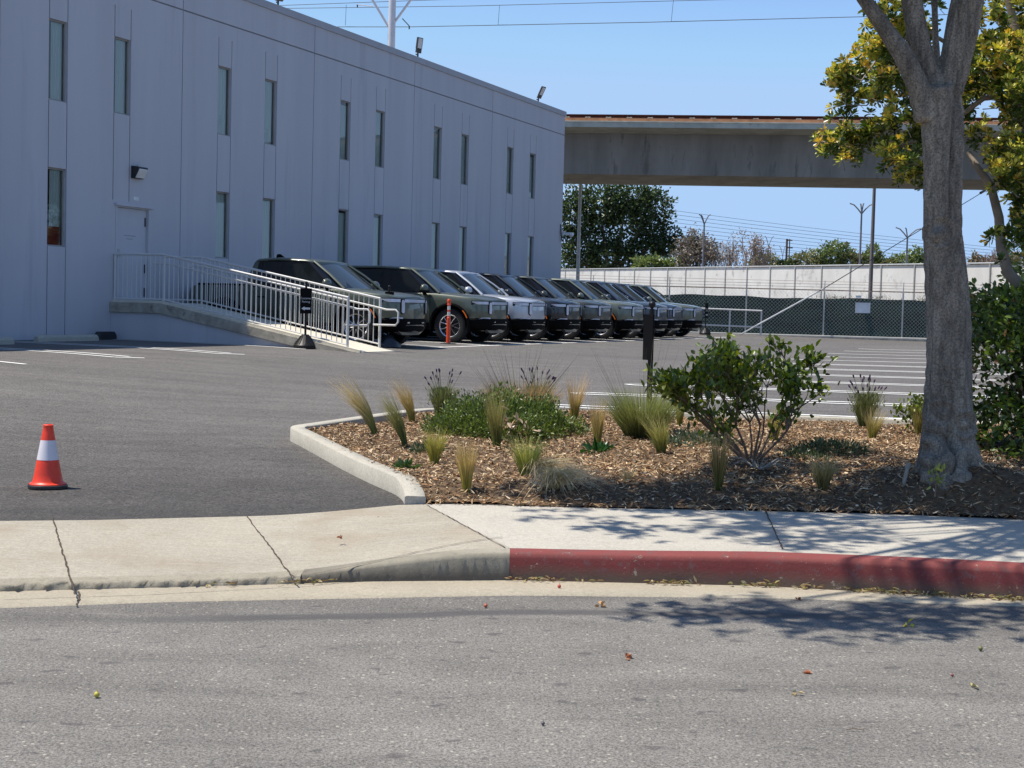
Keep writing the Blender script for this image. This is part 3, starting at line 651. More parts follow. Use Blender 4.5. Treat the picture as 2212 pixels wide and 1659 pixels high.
# ------------------------------------------------------------------ signs on weighted bases
M_bpl = mat('black_base_plastic', (.009, .009, .010), .45, spec=.3, var=.25, sc=20); M_sign = mat('black_sign_face', (.006, .006, .007), .6, spec=.08); M_wh = mat('white_vinyl', (.62, .62, .64), .5)
def sign_stand(p, yaw, words, arrow, label, hp=1.36, sw=.235, sh=.52, base=True, sz=.72, group='black signs on weighted bases'):
    e = empty('sign_stand', p, label, 'sign', group, yaw)
    if base:
        b = MB(); n = 24; prof = [(.0, 0), (.235, .0), (.24, .02), (.24, .07), (.225, .085), (.085, .27), (.075, .29), (.04, .292), (0, .292)]
        b.lathe(prof, n); o = b.build('base', M_bpl, e, smooth=35)
        rbm = MB()
        for k in range(12):
            a = 2*math.pi*k/12; d = Vector((math.cos(a), math.sin(a), 0)); rbm.tube([d*.222+Vector((0, 0, .09)), d*.09+Vector((0, 0, .262))], .009, 5)
        rbm.build('base_ribs', M_bpl, o)
    b = MB(); b.tube([(0, 0, .02), (0, 0, hp-.06)], .024 if base else .036, 10); b.build('pole', M_bpl, e, smooth=50)
    b = MB(); r = .032 if base else .048; b.lathe([(0, hp-.07), (.03, hp-.07), (.03, hp-.05), (.015, hp-.045), (.015, hp-.04)]+[(r*math.sin(a), hp-.04+r-r*math.cos(a)) for a in np.linspace(.45, math.pi, 8)], 14); b.build('finial', M_bpl, e, smooth=50)
    z1 = hp-.12; b = MB(); b.box((-sw/2, -.030-.022, z1-sh), (sw/2, -.030, z1)); b.box((-.02, -.035, z1-.05), (.02, 0, z1)); pn = b.build('panel', M_sign, e, bevel=.004)
    if words:
        for i, wd in enumerate(words):
            me = text_mesh('lettering', wd, sw*.235, M_wh); me.transform(Matrix.Translation((0, -.0535, z1-sh*.40-i*sw*.30)) @ Matrix.Rotation(math.pi/2, 4, 'X')); link('lettering', me, pn)
        s = arrow; zc = z1-sh*.80; a = MB(); hw = sw*.38
        a.prism([(s*hw, 0), (s*hw*.25, .042), (s*hw*.25, .02), (-s*hw, .02), (-s*hw, -.02), (s*hw*.25, -.02), (s*hw*.25, -.042)], lambda x, z: (x, -.0525, zc+z), lambda x, z: (x, -.0535, zc+z)); a.build('arrow', M_wh, pn)
    return e
p = at(659, 753); p.z = Hf(p.x, p.y); sign_stand(p, .12, ['Customer', 'Parking'], -1, 'black Customer Parking sign with left arrow in front of the ramp railing')
p = at(838, 751); p.z = Hf(p.x, p.y); s2 = sign_stand(p, .3, ['Delivery', 'Staging'], 1, 'black Delivery Staging sign with right arrow at the ramp foot', sw=.20)
p = at(1523, 723); p.z = Hf(p.x, p.y); sign_stand(p, .95, ['Delivery', 'Staging'], 1, 'small distant black sign on a cone base in front of the green fence', sw=.24, sh=.62, hp=1.45)
p = at(1402, 878); p.z = Hf(p.x, p.y); sign_stand(p, -1.12, None, 1, 'tall black sign seen edge-on behind the leafy shrub', hp=1.33, sw=.24, sh=.60, base=False, group=None)
# sand bag over the second base
b = MB(); n = 16
for i in range(9):
    v = i/8
    for j in range(n):
        a = 2*math.pi*j/n; r = (.28-.20*v**1.4)*(1+.06*math.sin(3*a+v*6)+.04*math.sin(7*a+v*9)); b.v.append((r*math.cos(a), r*math.sin(a), .02+.27*v))
for i in range(8):
    for j in range(n): b.f.append((i*n+j, i*n+(j+1) % n, (i+1)*n+(j+1) % n, (i+1)*n+j)); b.m.append(0)
b.f.append(tuple(8*n+j for j in range(n))); b.m.append(0)
p = at(838, 751); o = b.build('plastic_bag', mat('black_bag', (.02, .02, .024), .22, bump=.8, bsc=9), smooth=70, loc=(p.x, p.y, Hf(p.x, p.y))); tag(o, 'shiny black bag wrapped over the sign base at the ramp foot', 'bag')
# delineator post
M_or = mat('orange_plastic', (.80, .085, .022), .45, var=.1); M_refl = mat('reflective_tape', (.72, .66, .62), .35, var=.05)
p = at(968, 743); e = empty('delineator_post', (p.x, p.y, Hf(p.x, p.y)), 'tall orange delineator post with white bands before the second pickup', 'delineator')
b = MB(); b.lathe([(0, 0), (.20, 0), (.205, .012), (.18, .022), (.06, .03), (0, .03)], 8); b.build('base', M_blk, e)
b = MB(); b.lathe([(.055, .03), (.052, .1), (.046, .62), (.046, .66), (.036, .67), (.036, .97), (.05, .975), (.05, .99), (.042, 1.0), (.045, 1.04), (.05, 1.09), (.03, 1.12), (0, 1.12)], 18); o = b.build('post', M_or, e, smooth=40)
for z in (.70, .85): MB().lathe([(.0375, z), (.0375, z+.10)], 18).build('reflective_band', M_refl, e, smooth=60)
# traffic cone
p = at(103, 1054); e = empty('traffic_cone', (p.x, p.y, Hf(p.x, p.y)), 'orange traffic cone with one white band on a black base', 'traffic cone', rz=.35)
b = MB(); b.prism([(.137*math.cos(a)*(1+.12*abs(math.sin(2*a))**2), .137*math.sin(a)*(1+.12*abs(math.sin(2*a))**2)) for a in np.linspace(0, 2*math.pi, 33)[:-1]], lambda x, y: (x*1.0, y, 0), lambda x, y: (x, y, .028)); b.build('base', M_blk, e, bevel=.007)
M_cone = mat('cone_orange', (.86, .052, .018), .42, var=.12, sc=9, dirt=((.32, .08, .05), 22, .60)); M_cw = mat('cone_white_band', (.74, .69, .72), .4, var=.04, sc=15, dirt=((.40, .36, .35), 16, .62))
f = lambda z: .105+(z-.04)*(.030-.105)/(.46-.04)
b = MB(); b.lathe([(.128, .028), (.128, .034), (.112, .042), (.104, .055)]+[(f(z), z) for z in (.10, .2, .3, .4, .43)]+[(.036, .437), (.036, .452), (.026, .458), (.022, .44)], 40); b.build('cone', M_cone, e, smooth=45)
b = MB(); b.lathe([(f(.205)+.0015, .205), (f(.345)+.0015, .345)], 40); b.build('reflective_band', M_cw, e, smooth=60)
# ------------------------------------------------------------------ fence, wall, viaduct
M_galv = mat('galvanised_post', (.52, .52, .50), .5, .3, var=.15, sc=8); M_rust = mat('rusty_rail', (.30, .22, .17), .7, .2, var=.35, sc=6)
M_scr = mat('green_privacy_mesh', (.014, .046, .036), .9, var=.4, sc=.7, sc3=(1, 1, 3))
FY = 66.2; FZ = .60
def fY(x): return FY-.10*(x-8)
fe = empty('chain_link_fence', (14, fY(14), FZ), 'chain-link fence with dark green privacy screen along the back of the lot', 'fence')
MB.xf = Matrix.Translation(-fe.location)
px0 = [deep(x, 700, 65.5).x for x in (1448, 1613, 1783, 1946)]; st = (px0[-1]-px0[0])/3
posts = [px0[0]+st*k for k in range(-3, 9)]; FT = 2.02
for x in posts:
    MB().tube([(x, fY(x), FZ), (x, fY(x), FZ+FT)], .035, 8).build('post', M_galv, fe)
    MB().tube([(x, fY(x), FZ+FT), (x, fY(x)-.02, FZ+FT+.42)], .018, 6).build('extension_arm', M_galv, fe)
xa, xb = posts[0], posts[-1]
MB().tube([(xa, fY(xa), FZ+FT), (xb, fY(xb), FZ+FT)], .026, 8).build('top_rail', M_rust, fe)
for k in range(3):
    w_ = MB(); z = FZ+FT+.13+.13*k; w_.tube([(x, fY(x)-.015, z+random.uniform(-.01, .01)) for x in posts], .008, 4); w_.build('barbed_wire', M_rust, fe)
b = MB(); sp = .16; k = 0
while xa+k*sp < xb-FT:
    x = xa+k*sp; k += 1
    b.tube([(x, fY(x)-.03, FZ+.05), (x+FT-.05, fY(x+FT)-.03, FZ+FT)], .0036, 3, caps=False); b.tube([(x+FT, fY(x+FT)-.035, FZ+.05), (x+.05, fY(x)-.035, FZ+FT)], .0036, 3, caps=False)
b.build('chain_link_mesh', M_galv, fe, fix=False)
b = MB(); n = 300; V = []
for i in range(n+1):
    x = xa+(xb-xa)*i/n; V += [(x, fY(x)+.05+.02*math.sin(x*5), FZ+.03), (x, fY(x)+.06+.02*math.sin(x*3.1+1), FZ+FT-.36+.03*math.sin(x*.9)+.02*math.sin(x*2.6))]
b.add(V, [(2*i, 2*i+2, 2*i+3, 2*i+1) for i in range(n)]); b.build('privacy_screen', M_scr, fe, fix=False)
q = deep(1857, 665, 66); b = MB(); b.box((q.x-.33, fY(q.x)-.06, q.z-.23), (q.x+.33, fY(q.x)-.045, q.z+.23)); b.build('notice_board', M_card, fe)
q = deep(1848, 641, 66); b = MB(); b.box((q.x-.12, fY(q.x)-.06, q.z-.05), (q.x+.12, fY(q.x)-.045, q.z+.05)); b.build('notice_tag', M_card, fe)
MB.xf = None
b = MB(); b.prism([(xa-9, fY(xa-9)-.12), (xb, fY(xb)-.12), (xb, fY(xb)+.15), (xa-9, fY(xa-9)+.15)], lambda x, y: (x, y, .3), lambda x, y: (x, y, FZ+.03)); struct(b.build('fence_kerb', M_kerbfar, bevel=.02))
b = MB(); b.prism([(xa-9, fY(xa-9)-.16), (xb, fY(xb)-.16), (xb, fY(xb)-.122), (xa-9, fY(xa-9)-.122)], lambda x, y: (x, y, .3), lambda x, y: (x, y, FZ-.035)); struct(b.build('fence_kerb_face', M_band))
# white pipe barrier and guy wire
def P(px, py, Y): return deep(px, py, Y)
e = empty('pipe_barrier', P(1580, 715, 63), 'low white pipe barrier standing in front of the green fence', 'barrier'); MB.xf = Matrix.Translation(-e.location); Yb = 63.3
for a, c in (((1509, 666), (1646, 671.5)), ((1509, 701), (1646, 707))): MB().tube([P(*a, Yb), P(*c, Yb)], .035, 8).build('rail', M_rail, e)
for x, y in ((1511, 666), (1577, 669), (1645, 671)): MB().tube([P(x, y, Yb), P(x, y, Yb)-Vector((0, 0, 1.06))], .035, 8).build('post', M_rail, e)
a, c, d = P(1601, 722, 62), P(1636, 702, 62.6), P(1778, 624, 66); hh_ = P(2141, 404, 80)
e = empty('guy_wire', a, 'slanting guy wire with a white guard rising from the fence kerb to the right', 'guy wire'); MB.xf = Matrix.Translation(-e.location)
MB().tube([a, c], .03, 6).build('anchor_rod', M_galv, e); MB().tube([c, d], .036, 8).build('guard', M_rail, e); up_ = hh_+(hh_-d)*.6; MB().tube([d, hh_, up_], .02, 5).build('cable', M_blk, e); MB().tube([P(2118, 417, 78.9), P(2128, 411, 79.4)], .07, 6).build('insulator', M_blk, e)
MB.xf = None
# freeway wall with its own fence line
M_cwall = mat('pale_concrete_wall', (.62, .61, .58), .9, var=.10, sc=.5, dirt=((.40, .39, .37), 1.1, .56))
def wp_(px):       # point on the wall line below photo column px
    z = 181000/(px-101); return (px-1106)/3200*z, z
WA = (3.2, 172.0); WB = wp_(2330); wl = empty('freeway_wall', (WB[0], WB[1], .5), 'pale concrete wall with a post-and-rail fence, beyond the green-screened fence', 'wall'); MB.xf = Matrix.Translation(-wl.location)
dx, dy = WB[0]-WA[0], WB[1]-WA[1]; WLn = math.hypot(dx, dy); ux, uy = dx/WLn, dy/WLn
def wtop(s): return 5.95-1.15*s
b = MB(); b.prism([(0, .2), (WLn, .2), (WLn, wtop(1)-.08), (0, wtop(0)-.08)], lambda s, z: (WA[0]+ux*s-uy*-.0, WA[1]+uy*s, z), lambda s, z: (WA[0]+ux*s+.3, WA[1]+uy*s+.3, z)); b.build('wall_panel', M_cwall, wl)
nfront = Vector((uy, -ux, 0)); nfront = nfront if nfront.y < 0 else -nfront
MB().tube([Vector((WA[0], WA[1], wtop(0)))+nfront*.06, Vector((WB[0], WB[1], wtop(1)))+nfront*.06], .05, 8).build('top_rail', M_galv, wl)
s = 0
while s < WLn:
    q = Vector((WA[0]+ux*s, WA[1]+uy*s, 0))+nfront*.06; MB().tube([q+Vector((0, 0, .3)), q+Vector((0, 0, wtop(s/WLn)))], .05, 6).build('post', M_galv, wl); s += 4.12
MB.xf = None
# viaduct: a box girder on columns, deck edge, plinth and running rail
M_gird = mat('girder_concrete', (.235, .23, .215), .9, var=.25, sc=.55, dirt=((.135, .133, .125), 1.1, .56), sc3=(2.2, 1, .30), bump=.15, bsc=8)
M_deck = mat('deck_concrete', (.42, .42, .36), .9, var=.2, sc=1.5, dirt=((.3, .27, .2), 4, .6)); M_railr = mat('rusted_steel', (.10, .026, .014), .75, .3, var=.3, sc=4); M_plinth = mat('rust_stained_concrete', (.42, .21, .11), .9, var=.25, sc=3); M_ledge = mat('pale_ledge', (.66, .60, .46), .85)
VA = math.atan2(-1.9, 14.); ve = empty('rail_viaduct', (20, 70.6, .45), 'elevated concrete rail viaduct crossing behind the lot', 'viaduct', rz=0)
VX = Matrix.Translation((2.3, 72.3, 0)) @ Matrix.Rotation(VA, 4, 'Z'); MB.xf = Matrix.Translation(-ve.location) @ VX
X0, X1 = -40, 60
sec = lambda pts, nm, m, **k: MB().prism(pts, lambda y, z: (X0, y, z), lambda y, z: (X1, y, z)).build(nm, m, ve, **k)
sec([(.35, 8.07), (6.2, 8.07), (6.7, 9.98), (-.15, 9.98)], 'girder', M_gird)
sec([(-1.9, 10.07), (-1.0, 10.01), (-.15, 9.985), (6.7, 9.985), (8.6, 10.10), (8.6, 10.31), (-1.9, 10.31)], 'deck_slab', M_deck)
sec([(-1.93, 10.313), (-1.7, 10.313), (-1.7, 10.365), (-1.93, 10.365)], 'ledge', M_ledge)
sec([(-1.69, 10.313), (-.9, 10.313), (-.9, 10.525), (-1.69, 10.525)], 'plinth', M_plinth)
sec([(-1.62, 10.528), (-1.38, 10.528), (-1.38, 10.55), (-1.47, 10.57), (-1.47, 10.65), (-1.41, 10.66), (-1.41, 10.705), (-1.59, 10.705), (-1.59, 10.66), (-1.53, 10.65), (-1.53, 10.57), (-1.62, 10.55)], 'running_rail', M_railr)
for k in range(26):
    x = .2+.98*k; b = MB(); b.box((x-.13, -1.67, 10.528), (x-.06, -1.63, 10.575)); b.box((x+.06, -1.67, 10.528), (x+.13, -1.63, 10.575)); b.tube([(x-.09, -1.65, 10.575), (x, -1.65, 10.55), (x+.09, -1.65, 10.575)], .014, 5); b.build('rail_clip', M_deck, ve)
for x in (-14, 30): 
    b = MB(); b.lathe([(1.1, .2), (1.1, 7.2), (1.8, 8.0), (1.8, 8.068)], 24, (x, 3.2, 0)); b.build('column', M_gird, ve, smooth=40)
MB.xf = None
# catenary mast on the viaduct, and its wires
M_mast = mat('mast_paint', (.62, .61, .63), .5, var=.05); m0 = P(845, 100, 74); mx_ = m0.x
e = empty('catenary_mast', (mx_, 74, 10.4), 'white catenary mast with V-shaped arms rising behind the roof', 'mast'); MB.xf = Matrix.Translation(-e.location)
MB().tube([(mx_, 74, 10.4), (mx_+.02, 74, 20.5)], [.20, .16], 14).build('pole', M_mast, e, smooth=50)
k0 = P(842, 62, 74)
MB().tube([k0, P(800, -8, 74)], .06, 8).build('arm', M_mast, e); MB().tube([k0, P(893, -8, 74)], .06, 8).build('arm', M_mast, e)
MB().tube([P(806, 14, 74), P(772, 10, 74)], .025, 6).build('steady_arm', M_mast, e); MB().tube([P(772, 10, 74), P(772, 16, 74)], .035, 6).build('insulator', M_blk, e)
MB().tube([P(869, 40, 74), P(884, 56, 74)], .025, 6).build('steady_arm', M_blk, e); MB().tube([P(884, 56, 74), P(884, 63, 74)], .035, 6).build('insulator', M_blk, e)
MB.xf = None
M_wire = mat('dark_wire', (.05, .055, .075), .6)
def wire(pts, r, label, grp):
    b = MB(); q = [P(*p) for p in pts]; b.tube([q[0]+(q[0]-q[1])*2]+q+[q[-1]+(q[-1]-q[-2])*.8], r, 4); tag(b.build('overhead_wire', M_wire), label, 'wire', grp)
wire([(600, 58, 74.2), (884, 58, 74.2), (1400, 48, 74.2), (1870, 36, 74.2)], .017, 'lowest of the overhead rail wires, passing the foot of the mast arms', 'overhead rail wires')
wire([(620, 18, 78), (1010, 13, 78), (1450, 2, 78)], .015, 'overhead rail wire second from the bottom near the top edge of the photo', 'overhead rail wires')
wire([(600, 12, 76), (900, 1, 76), (1300, -12, 76)], .015, 'uppermost overhead rail wire cut by the top edge of the photo', 'overhead rail wires')
for a, c, l in (((1079, 12, 74.2), (1076, 54, 74.2), 'thin dropper hanging between overhead wires, left of the other'), ((1455, -2, 74.2), (1450, 46.5, 74.2), 'thin dropper hanging between overhead wires, above the viaduct'), ((748, 10, 74.2), (746, 55, 74.2), 'thin dropper between overhead wires left of the mast')):
    tag(MB().tube([P(*a), P(*c)], .010, 4).build('dropper_wire', M_wire), l, 'wire', 'droppers of the overhead wires')
# power lines far behind
ORD = 'first second third fourth fifth sixth seventh eighth ninth tenth eleventh'.split()
for k in range(11):
    y0 = 468+k*9.5; y1 = 597+k*6.2-(0 if k < 8 else 6); ys = lambda u: y0+(y1-70-y0)*u*1.0+22*u*u*1.0-10*u
    b = MB(); b.tube([P(1240+1000*u, y0-44+(y1-y0-10)*(1.25*u-.25*u*u)*1.0, 230) for u in np.linspace(0, 1, 9)], .030, 3); tag(b.build('power_line', M_wire), ['lowest of the thin power lines below the viaduct', 'topmost of the thin power lines below the viaduct', f'{ORD[k]} thin power line from the top of the bundle under the viaduct'][0 if k == 10 else 1 if k == 0 else 2], 'power line', 'power lines across the far sky')
# poles and street lights far behind
M_pole = mat('dull_pole_paint', (.17, .16, .17), .6, var=.1); M_wood = mat('wooden_pole', (.11, .075, .055), .9)
def gb(Y): return .45
def streetlight(px, ytop, Y, arms, label, r=.12, wy=0):
    Y = Y*1.38
    q = P(px, ytop, Y); e = empty('street_light', (q.x, Y, .45), label, 'street light', 'forked street lights beyond the freeway wall'); MB.xf = Matrix.Translation(-e.location)
    s = Y/3200.; z0 = q.z-22*s
    MB().tube([(q.x, Y, .45), (q.x, Y, z0)], [r*1.2, r*.7], 7).build('pole', M_pole, e)
    for (dx, dyy) in arms: MB().tube([Vector((q.x, Y, z0)), Vector((q.x+dx*.3*s, Y, z0+10*s)), Vector((q.x+dx*.65*s, Y, z0+(19+dyy)*s)), Vector((q.x+dx*s, Y, z0+(22+dyy)*s))], r*.55, 6).build('lamp_arm', M_pole, e)
    MB.xf = None
streetlight(1522, 463, 115, [(-12, 0), (13, 0), (-8, -1)], 'forked street light with two short arms beside the brownish bare tree')
streetlight(1862, 440, 105, [(-26, 0), (26, 0), (-3, 0), (4, 1)], 'tallest forked street light, with the widest arms, left of the tall bare pole')
streetlight(1961, 492, 110, [(-26, 0), (29, -1), (-5, 0)], 'forked street light beside the big trunk, crossed by the guy wire')
streetlight(1661, 510, 140, [(-9, 0), (11, 0)], 'small forked street light left of the double-crossarm utility pole', .08)
streetlight(1600+91.5, 532, 170, [(-8, 0), (5, 0)], 'smallest forked street light, right beside the utility pole', .07)
def upole(px, ytop, Y, bars, label, r=.14, dbl=False):
    Y = Y*1.25
    q = P(px, ytop, Y); e = empty('utility_pole', (q.x, Y, .45), label, 'utility pole', 'utility poles beyond the freeway wall'); MB.xf = Matrix.Translation(-e.location); s = Y/3200.
    MB().tube([(q.x, Y, .45), (q.x, Y, q.z)], r, 7).build('pole', M_wood, e)
    if dbl: MB().tube([(q.x+6*s, Y, q.z-56*s), (q.x+6*s, Y, q.z)], r*.5, 6).build('pole', M_wood, e)
    for (dy, a, c) in bars: MB().tube([(q.x+a*s, Y, q.z-dy*s), (q.x+c*s, Y, q.z-dy*s)], .09, 5).build('crossarm', M_wood, e)
    MB.xf = None
upole(1700, 516, 185, [(3, -2, 12), (19, -2, 13), (37, -2, 13)], 'brown utility pole with three one-sided crossarms', .17, True)
upole(1829, 522, 180, [(3, -6, 8), (12, -7, 7), (23, -7, 8)], 'dark utility pole among the bushes left of the widest street light', .17)
upole(2178, 540, 190, [(2, -3, 3)], 'short distant utility pole seen right of the trunk beside a bare tree', .13)
for px, py, Y, r, l in ((1254, 398, 79, .10, 'grey pole rising to the viaduct beside the building corner'), (1889, 405, 82, .11, 'tall brownish pole reaching up to the underside of the viaduct')):
    q = P(px, py-6, Y); o = MB().tube([(0, 0, 0), (0, 0, q.z-.45)], [r*1.15, r*.8], 10).build('light_pole', M_galv if px == 1254 else M_pole, loc=(q.x, Y, .45), smooth=50); tag(o, l, 'pole')
# ------------------------------------------------------------------ cars
def paint(name, c, metal=.55, rough=.32):
    m, nt, b = newmat(name); b.inputs['Base Color'].default_value = (*c, 1); b.inputs['Metallic'].default_value = metal; b.inputs['Roughness'].default_value = rough
    b.inputs['Coat Weight'].default_value = .85; b.inputs['Coat Roughness'].default_value = .03; return m
PGREEN = paint('green_paint', (.085, .098, .07), .2); PSILV = paint('silver_paint', (.50, .52, .56), .35); PBLACK = paint('black_paint', (.016, .018, .022), .3); PBLUE = paint('dark_blue_paint', (.035, .045, .065), .12); PDGREEN = paint('dark_green_paint', (.055, .06, .048), .2); PSAGE = paint('sage_paint', (.125, .14, .105), .2)
def plain(name, c, rough, metal=0, coat=0):
    m, nt, b = newmat(name); b.inputs['Base Color'].default_value = (*c, 1); b.inputs['Roughness'].default_value = rough; b.inputs['Metallic'].default_value = metal; b.inputs['Coat Weight'].default_value = coat; return m
M_cg = plain('car_glass', (.008, .011, .011), .03, 0, 0)
M_ws = plain('windshield_glass', (.03, .04, .045), .03, 0, 0); M_ws.node_tree.nodes['Principled BSDF'].inputs['Specular IOR Level'].default_value = .7
M_trim = plain('black_trim', (.004, .004, .0045), .65); M_trim.node_tree.nodes['Principled BSDF'].inputs['Specular IOR Level'].default_value = .05; M_gloss = plain('gloss_black', (.008, .008, .01), .12); M_tyre = mat('tyre_rubber', (.018, .018, .018), .85, var=.2, sc=30)
M_rim = plain('bright_alloy', (.62, .62, .64), .22, .9); M_rimd = plain('dark_alloy', (.03, .03, .032), .4, .3); M_lampw = plain('lamp_white', (.62, .64, .74), .18, 0, 1.); M_skid = plain('skid_grey', (.20, .21, .20), .35, .4); M_chr = plain('chrome', (.75, .75, .76), .12, 1.); M_amb = plain('amber_lens', (.75, .17, .02), .3)
NOSE = [(0, .42), (-.02, .56), (-.05, .67), (-.10, .765), (-.18, .85), (-.30, .915), (-.48, .955), (-.75, .98)]
def nose_x(y):
    y = abs(y); hs = [0]+[h for _, h in NOSE]; xs_ = [0]+[x for x, _ in NOSE]; return float(np.interp(y, hs, xs_))
def loft(sts, m, name, parent, sec, sm_=35):
    b = MB(); n = None
    for st_ in sts:
        half = sec(*st_[1:]); full = [(y, z) for y, z in half]+[(-y, z) for y, z in half[::-1] if abs(y) > 1e-6]; n = len(full)
        b.v += [(st_[0], y, z) for y, z in full]
    for i in range(len(sts)-1):
        for j in range(n): b.f.append((i*n+j, i*n+(j+1) % n, (i+1)*n+(j+1) % n, (i+1)*n+j)); b.m.append(0)
    b.f += [tuple(range(n)), tuple((len(sts)-1)*n+j for j in range(n))[::-1]]; b.m += [0, 0]
    return b.mesh(name, m)
def bodysec(hw, zt, zb): return [(0, zb), (hw-.10, zb), (hw-.02, zb+.05), (hw-.004, .72), (hw, .84), (hw-.012, zt-.17), (hw-.03, zt-.07), (hw-.065, zt-.02), (hw-.12, zt), (hw*.55, zt+.028), (0, zt+.036)]
AXF = -.96
def wheel_meshes():
    R = .43; b = MB()
    prof = [(.29, -.125), (.33, -.135), (.39, -.135), (.415, -.12), (.428, -.09), (.43, 0), (.428, .09), (.415, .12), (.39, .135), (.33, .135), (.29, .125)]
    b.lathe(prof, 40, axis='y')
    for k in range(44):
        for s in (-1, 1):
            a = 2*math.pi*(k+.25*s)/44; d = Vector((math.cos(a), 0, math.sin(a))); tt = Vector((-math.sin(a), 0, math.cos(a)))
            b.obox(d*.420+Vector((0, s*.095, 0)), tt*.018, (0, .035, 0), d*.016); b.obox(d*.395+Vector((0, s*.137, 0)), tt*.012, (0, .006, 0), d*.022)
    ty = b.mesh('tyre', M_tyre, 40)
    b = MB(); b.lathe([(.292, -.12), (.285, .10), (.27, .112), (.292, .126)], 40, axis='y'); b.lathe([(.27, .02), (.0, .03)], 40, axis='y', mi=1)
    b.lathe([(.0, .118), (.045, .115), (.06, .10), (.062, .05)], 20, axis='y', mi=1)
    for k in range(5):
        a0 = 2*math.pi*k/5+.3
        for s in (-1, 1):
            a1 = a0+s*.10; a2 = a0+s*.30; p0 = Vector((math.cos(a1)*.055, .105, math.sin(a1)*.055)); p1 = Vector((math.cos(a0+s*.24)*.17, .105, math.sin(a0+s*.24)*.17)); p2 = Vector((math.cos(a2)*.278, .108, math.sin(a2)*.278))
            b.tube([p0, p1, p2], [.012, .011, .013], 5)
        pa = Vector((math.cos(a0-.26)*.19, .10, math.sin(a0-.26)*.19)); pb = Vector((math.cos(a0+.26)*.19, .10, math.sin(a0+.26)*.19)); 
    rm = b.mesh('rim', [M_rim, M_rimd], 40)
    return ty, rm
TY, RM = wheel_meshes(); LMX = {}
TYm = TY.copy(); TYm.transform(Matrix.Scale(-1, 4, (0, 1, 0))); TYm.flip_normals(); RMm = RM.copy(); RMm.transform(Matrix.Scale(-1, 4, (0, 1, 0))); RMm.flip_normals()
def ribbon(y0, y1, z0, z1, off, th, taper0=0, n=14, out=1.0):
    b = MB(); V = []
    for i in range(n+1):
        y = y0+(y1-y0)*i/n; x = nose_x(y)+off; k = 1.
        e = min(1, i/n/.18) if taper0 else 1.; zz0 = z0+(z1-z0)*(1-e)*taper0
        V += [(x-th, y, zz0), (x, y, zz0), (x, y, z1), (x-th, y, z1)]
    F = []
    for i in range(n):
        for j in range(4): F.append((i*4+j, i*4+(j+1) % 4, i*4+4+(j+1) % 4, i*4+4+j))
    b.add(V, F+[(0, 1, 2, 3), (n*4, n*4+3, n*4+2, n*4+1)]); return b
CARM = {}
